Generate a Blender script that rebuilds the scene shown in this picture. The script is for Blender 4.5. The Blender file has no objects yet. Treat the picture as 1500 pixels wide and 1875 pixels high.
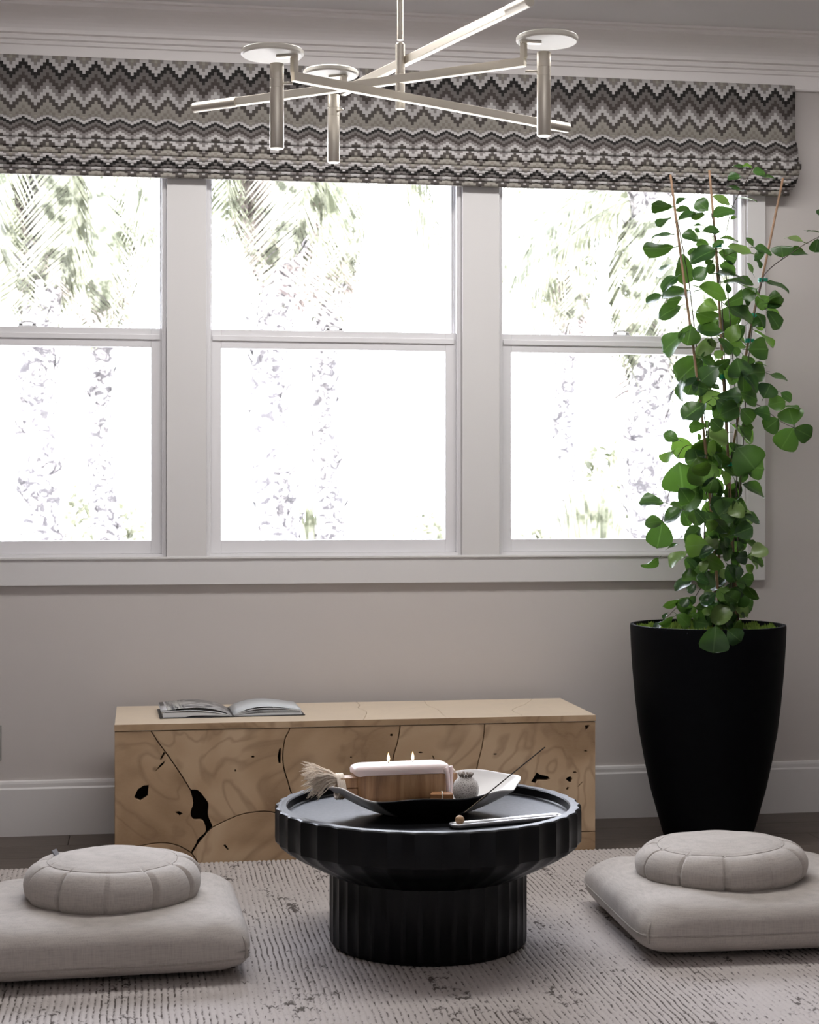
import bpy, bmesh, math, random
import numpy as np
from mathutils import Vector, Matrix, noise
random.seed(7); np.random.seed(7)
C = bpy.context.scene.collection
SC = bpy.context.scene
PI = math.pi

# ------------------------------------------------------------------ camera
FPX, YAW, CAMH, CAMD, HORIZ = 3100.0, math.radians(9.0), 1.17, 6.01, 912.0
cam = bpy.data.cameras.new('camera'); camo = bpy.data.objects.new('camera', cam); C.objects.link(camo)
cam.sensor_fit = 'VERTICAL'; cam.sensor_height = 36.0; cam.lens = FPX / 1875 * 36
cam.shift_y = -(937.5 - HORIZ) / 1875
cam.clip_end = 500; cam.clip_start = 0.05
camo.location = (0, -CAMD, CAMH); camo.rotation_euler = (PI / 2, 0, -YAW)
SC.camera = camo
cam.dof.use_dof = True; cam.dof.focus_distance = 4.9; cam.dof.aperture_fstop = 9

# ------------------------------------------------------------------ world, light, exposure
W = bpy.data.worlds.new('sky'); SC.world = W; W.use_nodes = True
wn = W.node_tree; wn.nodes.clear()
wo = wn.nodes.new('ShaderNodeOutputWorld'); wb = wn.nodes.new('ShaderNodeBackground')
wb.inputs[0].default_value = (0.86, 0.88, 1.0, 1); wb.inputs[1].default_value = 22.0
wn.links.new(wb.outputs[0], wo.inputs[0])
def area(name, loc, rot, sx, sy, power, col=(1, 1, 1), portal=False):
    l = bpy.data.lights.new(name, 'AREA'); l.shape = 'RECTANGLE'; l.size = sx; l.size_y = sy
    l.energy = power; l.color = col
    o = bpy.data.objects.new(name, l); C.objects.link(o); o.location = loc; o.rotation_euler = rot
    if portal: l.cycles.is_portal = True
    return o
area('rear_ceiling_fill', (0.6, -7.0, 1.75), (PI / 2 + math.radians(70), 0, 0), 3.8, 1.5, 48, (1.0, 0.98, 0.965))  # added fill behind the camera, aimed up to bounce off the ceiling
area('overhead_wall_fill', (0.95, -1.15, 2.85), (0, 0, 0), 2.8, 0.35, 47, (1.0, 0.975, 0.955))  # added fill without a fixture, lifts the window wall and cushion tops
VS = SC.view_settings
SC.display_settings.display_device = 'sRGB'
VS.view_transform = 'Standard'; VS.look = 'None'; VS.exposure = 0.06; VS.gamma = 1.0; VS.use_curve_mapping = False
try:
    SC.cycles.max_bounces = 10; SC.cycles.diffuse_bounces = 6; SC.cycles.transparent_max_bounces = 16
    SC.cycles.sample_clamp_indirect = 6.0; SC.cycles.caustics_reflective = False; SC.cycles.caustics_refractive = False
except Exception: pass

# ------------------------------------------------------------------ measuring helpers (pixel of the photo + a known plane -> world point)
SY, CY = math.sin(YAW), math.cos(YAW)
RV, FV, ZV = Vector((CY, -SY, 0)), Vector((SY, CY, 0)), Vector((0, 0, 1))
def at_plane(px, py, Y):
    u = (px - 750) / FPX; t = (CAMD + Y) / (CY - u * SY)
    return Vector((t * (SY + u * CY), Y, CAMH + (HORIZ - py) / FPX * t))
def at_z(px, py, z):
    t = FPX * (CAMH - z) / (py - HORIZ); u = (px - 750) / FPX
    return Vector((t * (SY + u * CY), t * (CY - u * SY) - CAMD, z))
def at_depth(px, py, t):
    u = (px - 750) / FPX
    return Vector((t * (SY + u * CY), t * (CY - u * SY) - CAMD, CAMH + (HORIZ - py) / FPX * t))

# ------------------------------------------------------------------ material helpers
def lin(c):
    return tuple(((v / 255) / 12.92 if v / 255 <= 0.04045 else ((v / 255 + 0.055) / 1.055) ** 2.4) for v in c)
class NT:
    def __init__(s, name):
        s.m = bpy.data.materials.new(name); s.m.use_nodes = True; s.t = s.m.node_tree; s.t.nodes.clear()
        s.out = s.n('ShaderNodeOutputMaterial'); s.b = s.n('ShaderNodeBsdfPrincipled'); s.l(s.b.outputs[0], s.out.inputs[0])
    def n(s, t, **k):
        o = s.t.nodes.new(t)
        for a, v in k.items(): setattr(o, a, v)
        return o
    def l(s, a, b): s.t.links.new(a, b)
    def set(s, i, v):
        if hasattr(v, 'node'): s.l(v, i)
        elif isinstance(v, (tuple, list)) and len(v) == 3 and i.type == 'RGBA': i.default_value = (*v, 1)
        else: i.default_value = v
    def math(s, op, a, b=None, c=None):
        o = s.n('ShaderNodeMath', operation=op)
        for i, v in enumerate((a, b, c)):
            if v is not None: s.set(o.inputs[i], v)
        return o.outputs[0]
    def mix(s, f, a, b, mode='MIX'):
        o = s.n('ShaderNodeMix', data_type='RGBA', blend_type=mode)
        s.set(o.inputs[0], f); s.set(o.inputs[6], a); s.set(o.inputs[7], b)
        return o.outputs[2]
    def ramp(s, f, stops, interp='LINEAR'):
        o = s.n('ShaderNodeValToRGB'); r = o.color_ramp; r.interpolation = interp
        while len(r.elements) > 1: r.elements.remove(r.elements[-1])
        r.elements[0].position = stops[0][0]; r.elements[0].color = (*stops[0][1], 1)
        for p, c in stops[1:]:
            e = r.elements.new(p); e.color = (*c, 1)
        s.set(o.inputs[0], f); return o.outputs[0]
    def coord(s, kind='Object', scale=(1, 1, 1), rot=(0, 0, 0), loc=(0, 0, 0)):
        c = s.n('ShaderNodeTexCoord'); m = s.n('ShaderNodeMapping')
        m.inputs['Scale'].default_value = scale; m.inputs['Rotation'].default_value = rot; m.inputs['Location'].default_value = loc
        s.l(c.outputs[kind], m.inputs[0]); return m.outputs[0]
    def noise(s, vec, scale, detail=3, rough=0.5, dist=0, col=False):
        o = s.n('ShaderNodeTexNoise'); s.l(vec, o.inputs['Vector'])
        o.inputs['Scale'].default_value = scale; o.inputs['Detail'].default_value = detail
        o.inputs['Roughness'].default_value = rough; o.inputs['Distortion'].default_value = dist
        return o.outputs[1 if col else 0]
    def bump(s, h, strength=0.3, dist=0.01):
        o = s.n('ShaderNodeBump'); o.inputs['Strength'].default_value = strength; o.inputs['Distance'].default_value = dist
        s.l(h, o.inputs['Height']); s.l(o.outputs[0], s.b.inputs['Normal'])
    def fin(s, col=None, rough=None, metal=None, spec=None):
        for k, v in (('Base Color', col), ('Roughness', rough), ('Metallic', metal), ('Specular IOR Level', spec)):
            if v is not None: s.set(s.b.inputs[k], v)
        return s.m
def simple(name, col, rough=0.5, metal=0.0, spec=0.5, var=0.06, scale=6.0, bump=0.0, bscale=60):
    m = NT(name); v = m.coord(); f = m.noise(v, scale, 4)
    c = m.mix(f, tuple(x * (1 - var) for x in col), tuple(min(1, x * (1 + var)) for x in col))
    if bump: m.bump(m.noise(v, bscale, 4), bump, 0.004)
    return m.fin(c, rough, metal, spec)

M = {}
M['wall'] = simple('painted_wall', (0.56, 0.525, 0.505), 0.75, spec=0.25, var=0.02, bump=0.04, bscale=180)
M['ceil'] = simple('ceiling_paint', (0.86, 0.84, 0.84), 0.8, spec=0.2, var=0.02)
M['trim'] = simple('white_trim_paint', (0.67, 0.655, 0.65), 0.35, var=0.015)
M['crown'] = simple('crown_paint', (0.90, 0.865, 0.855), 0.4, var=0.015)
M['vinyl'] = simple('white_window_frame', (0.74, 0.73, 0.745), 0.3, var=0.01)
M['metal_lock'] = simple('white_lock', (0.78, 0.78, 0.8), 0.25, var=0.01)
M['dark_bit'] = simple('dark_lock_screw', (0.06, 0.06, 0.065), 0.4)
M['dark_gap'] = simple('dark_wood_void', (0.006, 0.0045, 0.003), 0.9, spec=0.05)
def glass():
    m = NT('window_glass'); t = m.n('ShaderNodeBsdfTransparent'); g = m.n('ShaderNodeBsdfGlossy'); g.inputs['Roughness'].default_value = 0.02
    fr = m.n('ShaderNodeFresnel'); fr.inputs[0].default_value = 1.45
    x = m.n('ShaderNodeMixShader'); m.l(fr.outputs[0], x.inputs[0]); m.l(t.outputs[0], x.inputs[1]); m.l(g.outputs[0], x.inputs[2])
    t.inputs[0].default_value = (0.97, 0.98, 0.98, 1); m.l(x.outputs[0], m.out.inputs[0]); return m.m
M['glass'] = glass()
def floor_mat():
    m = NT('dark_oak_plank'); v = m.coord('Object', (1.2, 14, 14)); oi = m.n('ShaderNodeObjectInfo')
    f = m.noise(v, 5, 6, 0.6, 1.2)
    c = m.ramp(f, [(0.25, (0.050, 0.036, 0.028)), (0.55, (0.085, 0.064, 0.051)), (0.8, (0.125, 0.096, 0.078))])
    c = m.mix(m.math('MULTIPLY', oi.outputs['Random'], 0.35), c, (0.12, 0.098, 0.085))
    m.bump(f, 0.08, 0.002); return m.fin(c, 0.48)
M['floor'] = floor_mat()
def blind_mat():
    m = NT('zigzag_blind_fabric')
    uv = m.n('ShaderNodeUVMap'); sp = m.n('ShaderNodeSeparateXYZ'); m.l(uv.outputs[0], sp.inputs[0])
    i = m.math('FLOOR', m.math('DIVIDE', sp.outputs[0], 0.01025))
    tri = m.math('PINGPONG', i, 4.0)
    r = m.math('FLOOR', m.math('SUBTRACT', m.math('DIVIDE', sp.outputs[1], 0.0113), tri))
    r = m.math('FLOORED_MODULO', r, 20.0)
    fr = m.math('DIVIDE', m.math('ADD', r, 0.5), 20.0)
    black, grey, dkb, mid, light, dkt, lt, tp = (0.008, 0.007, 0.007), (0.19, 0.172, 0.165), (0.070, 0.056, 0.052), (0.29, 0.265, 0.257), (0.66, 0.635, 0.63), (0.10, 0.086, 0.078), (0.44, 0.41, 0.365), (0.33, 0.30, 0.26)
    seq = [black, black, grey, grey, dkb, dkb, mid, mid, light, light, dkt, dkt, lt, lt, tp, lt, tp, mid, light, light]
    c = m.ramp(fr, [(k / 20.0, s) for k, s in enumerate(seq)], 'CONSTANT')
    wn_ = m.n('ShaderNodeTexWhiteNoise', noise_dimensions='2D'); cb = m.n('ShaderNodeCombineXYZ')
    m.l(m.math('FLOOR', m.math('DIVIDE', sp.outputs[0], 0.0051)), cb.inputs[0]); m.l(m.math('FLOOR', m.math('DIVIDE', sp.outputs[1], 0.0057)), cb.inputs[1])
    m.l(cb.outputs[0], wn_.inputs['Vector'])
    c = m.mix(m.math('MULTIPLY', wn_.outputs[0], 0.10), c, (0.2, 0.18, 0.165))
    nz = m.noise(m.coord('UV', (900, 260, 1)), 1.0, 2)
    c = m.mix(0.06, c, m.ramp(nz, [(0.3, (0.1, 0.1, 0.1)), (0.7, (0.6, 0.58, 0.56))]))
    m.fin(c, 0.85, spec=0.15)
    tr = m.n('ShaderNodeBsdfTranslucent'); m.l(c, tr.inputs[0]); x = m.n('ShaderNodeMixShader'); x.inputs[0].default_value = 0.22
    m.l(m.b.outputs[0], x.inputs[1]); m.l(tr.outputs[0], x.inputs[2]); m.l(x.outputs[0], m.out.inputs[0])
    return m.m
M['blind'] = blind_mat()
def rug_mat():
    m = NT('ribbed_wool_rug')
    uv = m.n('ShaderNodeUVMap'); sp = m.n('ShaderNodeSeparateXYZ'); m.l(uv.outputs[0], sp.inputs[0])
    q = m.math('DIVIDE', sp.outputs[0], 0.0152)
    wob = m.noise(m.coord('UV', (60, 22, 1)), 1.0, 2)
    fr = m.math('FRACT', m.math('ADD', q, m.math('MULTIPLY', m.math('SUBTRACT', wob, 0.5), 0.35)))
    groove = m.math('SUBTRACT', 1.0, m.math('MULTIPLY', m.math('PINGPONG', fr, 0.5), 2.0))      # 1 in the groove
    dash = m.noise(m.coord('UV', (74, 38, 1)), 1.0, 4, 0.7)
    patch = m.noise(m.coord('UV', (3.2, 1.6, 1)), 1.0, 2)
    gmask = m.math('MULTIPLY', m.ramp(groove, [(0.62, (0, 0, 0)), (0.86, (1, 1, 1))]), m.ramp(m.math('ADD', dash, m.math('MULTIPLY', patch, 0.55)), [(0.74, (0, 0, 0)), (0.86, (1, 1, 1))]))
    fl = m.noise(m.coord('UV', (34, 26, 1)), 1.0, 4, 0.65)
    big = m.noise(m.coord('UV', (9, 3.0, 1)), 1.0, 2, 0.5)
    fleck = m.ramp(m.math('ADD', m.math('MULTIPLY', fl, 0.75), m.math('MULTIPLY', big, 0.45)), [(0.70, (0, 0, 0)), (0.745, (1, 1, 1))])
    base = m.mix(m.noise(m.coord('UV', (40, 90, 1)), 1.0, 4), (0.45, 0.415, 0.40), (0.61, 0.57, 0.555))
    base = m.mix(m.noise(m.coord('UV', (1.2, 0.8, 1)), 1.0, 2), base, (0.49, 0.445, 0.42))
    c = m.mix(m.math('MULTIPLY', gmask, 0.9), base, (0.055, 0.042, 0.036))
    c = m.mix(m.math('MULTIPLY', fleck, 0.85), c, (0.06, 0.048, 0.042))
    m.bump(m.noise(m.coord('UV', (420, 300, 1)), 1.0, 3), 0.5, 0.004)
    return m.fin(c, 0.95, spec=0.1)
M['rug'] = rug_mat()
def teak(name, tone=1.0, light=0.0):
    m = NT(name); oi = m.n('ShaderNodeObjectInfo'); v = m.coord('Object')
    off = m.n('ShaderNodeVectorMath', operation='ADD'); m.l(v, off.inputs[0])
    cmb = m.n('ShaderNodeCombineXYZ'); m.l(m.math('MULTIPLY', oi.outputs['Random'], 7.0), cmb.inputs[0]); m.l(m.math('MULTIPLY', oi.outputs['Random'], 3.0), cmb.inputs[2]); m.l(cmb.outputs[0], off.inputs[1])
    p = off.outputs[0]
    big = m.noise(p, 3.2, 2, 0.5, 0.8)
    rings = m.math('FRACT', m.math('MULTIPLY', m.noise(p, 2.6, 3, 0.45, 1.2), 9.0))
    rings = m.math('MULTIPLY', m.math('PINGPONG', rings, 0.5), 2.0)
    fine = m.noise(m.coord('Object', (26, 26, 60)), 3.0, 5, 0.6, 0.6)
    c = m.ramp(big, [(0.28, (0.215, 0.125, 0.058)), (0.5, (0.40, 0.268, 0.155)), (0.72, (0.52, 0.38, 0.245))])
    c = m.mix(m.math('MULTIPLY', m.ramp(rings, [(0.0, (1, 1, 1)), (0.45, (0, 0, 0))]), 0.45), c, (0.15, 0.078, 0.036))
    c = m.mix(m.math('MULTIPLY', fine, 0.30), c, (0.50, 0.38, 0.255))
    knots = m.n('ShaderNodeTexVoronoi'); m.l(p, knots.inputs['Vector']); knots.inputs['Scale'].default_value = 8.5
    c = m.mix(m.ramp(knots.outputs['Distance'], [(0.05, (0.8, 0.8, 0.8)), (0.11, (0, 0, 0))]), c, (0.10, 0.055, 0.028))
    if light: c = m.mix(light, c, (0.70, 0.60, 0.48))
    m.bump(fine, 0.12, 0.002)
    return m.fin(c, 0.55, spec=0.35)
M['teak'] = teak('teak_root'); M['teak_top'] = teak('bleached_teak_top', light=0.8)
def black_wood():
    m = NT('black_stained_wood'); v = m.coord('Object', (3, 3, 0.6)); f = m.noise(v, 30, 4)
    m.bump(f, 0.06, 0.002)
    return m.fin(m.mix(f, (0.0010, 0.0011, 0.0016), (0.0022, 0.0024, 0.0036)), m.math('ADD', 0.28, m.math('MULTIPLY', f, 0.14)), spec=0.2)
M['black_wood'] = black_wood()
M['pot'] = simple('black_matte_planter', (0.0016, 0.0019, 0.003), 0.6, spec=0.07, var=0.3, scale=20, bump=0.05)
def linen(name, col):
    m = NT(name); a = m.noise(m.coord('Object', (330, 330, 16)), 1.0, 2); b = m.noise(m.coord('Object', (30, 30, 420)), 1.0, 2)
    c2 = m.noise(m.coord('Object', (9, 9, 3)), 1.0, 3)
    w = m.math('MULTIPLY', m.math('ADD', a, b), 0.5)
    c = m.ramp(w, [(0.34, tuple(x * 0.84 for x in col)), (0.5, col), (0.66, tuple(min(1, x * 1.10) for x in col))])
    c = m.mix(m.math('MULTIPLY', c2, 0.18), c, tuple(x * 0.80 for x in col))
    m.bump(w, 0.25, 0.0015)
    m.fin(c, 0.9, spec=0.15)
    try: m.b.inputs['Sheen Weight'].default_value = 0.15
    except Exception: pass
    return m.m
M['linen'] = linen('natural_linen', (0.425, 0.39, 0.36)); M['linen_seam'] = linen('linen_seam', (0.36, 0.33, 0.30))
M['tag'] = simple('grey_label', (0.20, 0.20, 0.22), 0.6)
def brass():
    m = NT('brushed_champagne_metal'); f = m.noise(m.coord('Object'), 9, 3)
    return m.fin(m.mix(f, (0.74, 0.69, 0.60), (0.80, 0.75, 0.665)), m.math('ADD', 0.42, m.math('MULTIPLY', f, 0.08)), 1.0)
M['brass'] = brass()
M['disc'] = simple('pale_satin_disc', (0.86, 0.82, 0.73), 0.45, 0.1, var=0.04)
M['led'] = (lambda m: (m.set(m.b.inputs['Emission Color'], (1, 0.95, 0.86)), m.set(m.b.inputs['Emission Strength'], 0.85), m.fin((0.8, 0.78, 0.74), 0.3))[-1])(NT('led_diffuser'))
def leaf_mat():
    m = NT('leaf_green'); oi = m.n('ShaderNodeObjectInfo'); uv = m.n('ShaderNodeUVMap'); sp = m.n('ShaderNodeSeparateXYZ'); m.l(uv.outputs[0], sp.inputs[0])
    c = m.ramp(oi.outputs['Random'], [(0.0, (0.005, 0.018, 0.009)), (0.45, (0.011, 0.038, 0.012)), (0.72, (0.032, 0.082, 0.016)), (0.90, (0.085, 0.165, 0.022)), (1.0, (0.17, 0.22, 0.09))])
    vein = m.ramp(m.math('ABSOLUTE', m.math('SUBTRACT', sp.outputs[0], 0.5)), [(0.0, (1, 1, 1)), (0.025, (0, 0, 0))])
    c = m.mix(m.math('MULTIPLY', vein, 0.5), c, (0.12, 0.20, 0.07))
    c = m.mix(m.math('MULTIPLY', m.noise(m.coord('UV'), 5, 3), 0.2), c, (0.04, 0.11, 0.02))
    m.fin(c, 0.30, spec=0.42)
    tr = m.n('ShaderNodeBsdfTranslucent'); m.l(m.mix(0.35, c, (0.13, 0.25, 0.02), 'MIX'), tr.inputs[0]); x = m.n('ShaderNodeMixShader'); x.inputs[0].default_value = 0.30
    m.l(m.b.outputs[0], x.inputs[1]); m.l(tr.outputs[0], x.inputs[2]); m.l(x.outputs[0], m.out.inputs[0]); return m.m
M['leaf'] = leaf_mat()
M['cane'] = simple('bamboo_cane', (0.26, 0.155, 0.09), 0.55, var=0.3, scale=30)
M['stem'] = simple('dark_stem', (0.055, 0.035, 0.026), 0.7, var=0.25, scale=40)
M['tie'] = simple('green_tie_tape', (0.01, 0.32, 0.20), 0.35)
M['moss'] = simple('moss', (0.13, 0.21, 0.025), 0.9, var=0.5, scale=60)
M['soil'] = simple('soil', (0.02, 0.014, 0.01), 0.95, var=0.4, scale=50)

# ------------------------------------------------------------------ mesh helpers
class MB:
    """collects simple shapes into one mesh"""
    def __init__(s): s.v = []; s.f = []
    def add(s, vs, fs):
        o = len(s.v); s.v += [tuple(v) for v in vs]; s.f += [tuple(i + o for i in f) for f in fs]; return s
    def box(s, a, b):
        (x0, y0, z0), (x1, y1, z1) = a, b
        return s.add([(x0, y0, z0), (x1, y0, z0), (x1, y1, z0), (x0, y1, z0), (x0, y0, z1), (x1, y0, z1), (x1, y1, z1), (x0, y1, z1)],
                     [(0, 3, 2, 1), (4, 5, 6, 7), (0, 1, 5, 4), (1, 2, 6, 5), (2, 3, 7, 6), (3, 0, 4, 7)])
    def tube(s, pts, rad, n=8, cap=True):
        pts = [Vector(p) for p in pts]; r = rad if isinstance(rad, (list, tuple)) else [rad] * len(pts)
        vs = []; fs = []; up = None
        for k, p in enumerate(pts):
            d = (pts[min(k + 1, len(pts) - 1)] - pts[max(k - 1, 0)]).normalized()
            if up is None: up = Vector((0, 0, 1)) if abs(d.z) < 0.9 else Vector((1, 0, 0))
            a = d.cross(up).normalized(); b = d.cross(a).normalized(); up = -b if False else up
            for j in range(n):
                t = 2 * PI * j / n; vs.append(p + a * (math.cos(t) * r[k]) + b * (math.sin(t) * r[k]))
        for k in range(len(pts) - 1):
            for j in range(n):
                fs.append((k * n + j, k * n + (j + 1) % n, (k + 1) * n + (j + 1) % n, (k + 1) * n + j))
        if cap: fs.append(tuple(range(n))[::-1]); fs.append(tuple((len(pts) - 1) * n + j for j in range(n)))
        return s.add(vs, fs)
    def lathe(s, prof, n=48, c=(0, 0, 0), close=True):
        vs = []; fs = []
        for (r, z) in prof:
            for j in range(n):
                t = 2 * PI * j / n; vs.append((c[0] + r * math.cos(t), c[1] + r * math.sin(t), c[2] + z))
        for k in range(len(prof) - 1):
            for j in range(n):
                fs.append((k * n + j, k * n + (j + 1) % n, (k + 1) * n + (j + 1) % n, (k + 1) * n + j))
        if close: fs.append(tuple(range(n))[::-1]); fs.append(tuple((len(prof) - 1) * n + j for j in range(n)))
        return s.add(vs, fs)
    def mesh(s, name, mat, smooth=False, bevel=0.0):
        me = bpy.data.meshes.new(name); me.from_pydata(s.v, [], s.f)
        bm = bmesh.new(); bm.from_mesh(me)
        if bevel: bmesh.ops.bevel(bm, geom=bm.edges[:], offset=bevel, segments=2, affect='EDGES', profile=0.6, clamp_overlap=True)
        bmesh.ops.recalc_face_normals(bm, faces=bm.faces[:]); bm.to_mesh(me); bm.free()
        if smooth: me.shade_smooth()
        me.materials.append(mat); me.name = name; return me
    def build(s, name, mat, parent=None, smooth=False, bevel=0.0, loc=None):
        return link(name, s.mesh(name, mat, smooth, bevel), parent, loc)
def link(name, me, parent=None, loc=None):
    o = bpy.data.objects.new(name, me); C.objects.link(o)
    if parent: o.parent = parent
    if loc is not None: o.location = loc
    return o
def smooth_angle(o, deg=40):
    me = o.data; me.shade_smooth(); bm = bmesh.new(); bm.from_mesh(me); lim = math.radians(deg)
    for e in bm.edges:
        e.smooth = not (len(e.link_faces) == 2 and e.calc_face_angle(0) > lim)
    bm.to_mesh(me); bm.free(); return o
def tag(o, label, cat, group=None):
    o['label'] = label; o['category'] = cat
    if group: o['group'] = group
    return o
def thing(name, label, cat, loc=(0, 0, 0), rz=0, group=None):
    o = bpy.data.objects.new(name, None); C.objects.link(o); o.location = loc; o.rotation_euler = (0, 0, rz); o.empty_display_size = 0.1
    return tag(o, label, cat, group)
def struct(o):
    o['kind'] = 'structure'; return o
def grid_mesh(name, P, mat, closed_u=False, closed_v=False, uv=None, smooth=True):
    """P: array (nu, nv, 3)"""
    nu, nv = P.shape[:2]; idx = np.arange(nu * nv).reshape(nu, nv)
    a = idx if closed_u else idx[:-1]; nxt = np.roll(idx, -1, 0) if closed_u else idx[1:]
    if closed_v: f = np.stack([a, nxt, np.roll(nxt, -1, 1), np.roll(a, -1, 1)], -1)
    else: f = np.stack([a[:, :-1], nxt[:, :-1], nxt[:, 1:], a[:, 1:]], -1)
    f = f.reshape(-1, 4)
    me = bpy.data.meshes.new(name); me.vertices.add(nu * nv); me.vertices.foreach_set('co', P.reshape(-1).astype(np.float32))
    me.loops.add(f.size); me.loops.foreach_set('vertex_index', f.reshape(-1).astype(np.int32))
    me.polygons.add(len(f)); me.polygons.foreach_set('loop_start', (np.arange(len(f)) * 4).astype(np.int32))
    me.update(calc_edges=True); me.validate()
    if uv is not None:
        l = me.uv_layers.new(name='UVMap'); l.data.foreach_set('uv', uv.reshape(-1, 2)[f.reshape(-1)].reshape(-1).astype(np.float32))
    if smooth: me.shade_smooth()
    me.materials.append(mat); return me
def inset(poly, d):
    n = len(poly); P = [Vector(p) for p in poly]
    area2 = sum(P[i].x * P[(i + 1) % n].y - P[(i + 1) % n].x * P[i].y for i in range(n)); sg = 1 if area2 > 0 else -1
    out = []
    for i in range(n):
        e1 = (P[i] - P[i - 1]).normalized(); e2 = (P[(i + 1) % n] - P[i]).normalized()
        n1 = Vector((-e1.y, e1.x)) * sg; n2 = Vector((-e2.y, e2.x)) * sg; b = n1 + n2
        if b.length < 0.3: b = n1
        b = b.normalized(); k = d / max(0.35, b.dot(n1)); out.append(P[i] + b * k)
    return out
def slab(name, outer, holes, thick, mat, parent, frame, bevel=0.0008):
    """flat piece with real holes; frame maps (a, b, depth) to local coordinates"""
    cu = bpy.data.curves.new(name, 'CURVE'); cu.dimensions = '2D'; cu.fill_mode = 'BOTH'; cu.extrude = thick / 2; cu.bevel_depth = bevel; cu.bevel_resolution = 0
    for poly in [outer] + holes:
        sp = cu.splines.new('POLY'); sp.points.add(len(poly) - 1); sp.use_cyclic_u = True
        for q, p in zip(sp.points, poly): q.co = (p[0], p[1], 0, 1)
    tmp = bpy.data.objects.new('tmp', cu); C.objects.link(tmp)
    dg = bpy.context.evaluated_depsgraph_get(); me = bpy.data.meshes.new_from_object(tmp.evaluated_get(dg))
    bpy.data.objects.remove(tmp); bpy.data.curves.remove(cu)
    for v in me.vertices: v.co = frame(v.co.x, v.co.y, v.co.z)
    bm = bmesh.new(); bm.from_mesh(me); bmesh.ops.remove_doubles(bm, verts=bm.verts[:], dist=1e-5); bmesh.ops.recalc_face_normals(bm, faces=bm.faces[:]); bm.to_mesh(me); bm.free()
    me.materials.clear(); me.materials.append(mat); me.name = name
    return link(name, me, parent)
def smooth_line(pts, k=4):
    pts = [Vector(p) for p in pts]; out = []
    for i in range(len(pts) - 1):
        p0, p1, p2, p3 = pts[max(i - 1, 0)], pts[i], pts[i + 1], pts[min(i + 2, len(pts) - 1)]
        for j in range(k):
            t = j / k; out.append(0.5 * ((2 * p1) + (p2 - p0) * t + (2 * p0 - 5 * p1 + 4 * p2 - p3) * t * t + (3 * p1 - p0 - 3 * p2 + p3) * t ** 3))
    out.append(pts[-1]); return out

# ------------------------------------------------------------------ room shell
XL, XR, YB, ZC = -2.6, 3.9, -7.4, 2.865
WO = [(-0.832, 0.087), (0.226, 1.141), (1.278, 2.215)]     # window openings
ZS, ZH = 0.96, 2.47
wb_ = MB()
wb_.box((XL, 0, -0.15), (XR, 0.16, ZS)); wb_.box((XL, 0, ZH), (XR, 0.16, ZC))
xs = [XL] + [x for w in WO for x in w] + [XR]
for i in range(0, len(xs), 2): wb_.box((xs[i], 0, ZS), (xs[i + 1], 0.16, ZH))
struct(wb_.build('wall_back', M['wall']))
struct(MB().box((XL - 0.15, YB, 0), (XL, 0.16, ZC)).build('wall_left', M['wall']))
struct(MB().box((XR, YB, 0), (XR + 0.15, 0.16, ZC)).build('wall_right', M['wall']))
struct(MB().box((XL - 0.15, YB - 0.15, 0), (XR + 0.15, YB, ZC)).build('wall_front', M['wall']))
struct(MB().box((XL - 0.15, YB - 0.15, ZC), (XR + 0.15, 0.16, ZC + 0.15)).build('ceiling', M['ceil']))
flo = struct(MB().box((XL, YB, -0.15), (XR, 0.0, -0.019)).build('floor', M['dark_gap']))
# planks run along the window wall; one end joint is in view on the left
rows = 0; y = -0.002; pw = 0.19
jx = [[-0.245], [0.9], [0.2, 2.3], [-0.4, 1.5]]
while y - pw > YB and rows < 37:
    joints = sorted(j for base in jx[rows % 4] for j in (base - 2.15, base, base + 2.15) if XL + 0.3 < j < XR - 0.3)
    e = [XL] + joints + [XR]
    e = [e[0]] + [a for a, b in zip(e[1:-1], e[:-2]) if a - b > 0.4] + [e[-1]]
    for a, b in zip(e[:-1], e[1:]):
        me = MB().box((-(b - a) / 2 + 0.0008, -pw / 2 + 0.0008, -0.018), ((b - a) / 2 - 0.0008, pw / 2 - 0.0008, 0)).mesh('plank', M['floor'], bevel=0.0012)
        link('plank', me, flo, ((a + b) / 2, y - pw / 2, 0))
    y -= pw; rows += 1
# crown moulding and baseboard profiles extruded along a wall
def extrude_profile(name, prof, x0, x1, mat, axis='x', flip=1, at=0):
    n = len(prof); mb = MB(); vs = []
    for s in (x0, x1):
        for (p, z) in prof: vs.append((s, at - p, z) if axis == 'x' else (at + flip * p, s, z))
    fs = [(i, (i + 1) % n, n + (i + 1) % n, n + i) for i in range(n)] + [tuple(range(n)), tuple(range(n, 2 * n))]
    return struct(mb.add(vs, fs).build(name, mat))
cove = [(0.048 + 0.098 * (1 - math.cos(t)), 2.775 + 0.066 * math.sin(t)) for t in [k * PI / 2 / 8 for k in range(9)]]
crown = [(0, 2.685), (0.014, 2.685), (0.017, 2.69), (0.017, 2.738), (0.024, 2.741), (0.026, 2.75), (0.024, 2.753), (0.034, 2.757), (0.036, 2.768), (0.034, 2.772)] + cove + [(0.152, 2.841), (0.156, 2.846), (0.156, 2.855), (0.170, 2.857), (0.172, 2.8648), (0, 2.8648)]
extrude_profile('trim_1', crown, XL, XR, M['crown'])
extrude_profile('trim_2', crown, YB, -0.175, M['crown'], 'y', 1, XL)
extrude_profile('trim_3', crown, YB, -0.175, M['crown'], 'y', -1, XR)
bb = [(0, 0.0), (0.017, 0.0), (0.017, 0.162), (0.013, 0.168), (0.0125, 0.180), (0.010, 0.188), (0.006, 0.191), (0, 0.191)]
extrude_profile('baseboard_back', bb, XL, XR, M['trim'])
extrude_profile('baseboard_left', bb, YB, -0.02, M['trim'], 'y', 1, XL)
extrude_profile('baseboard_right', bb, YB, -0.02, M['trim'], 'y', -1, XR)
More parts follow.
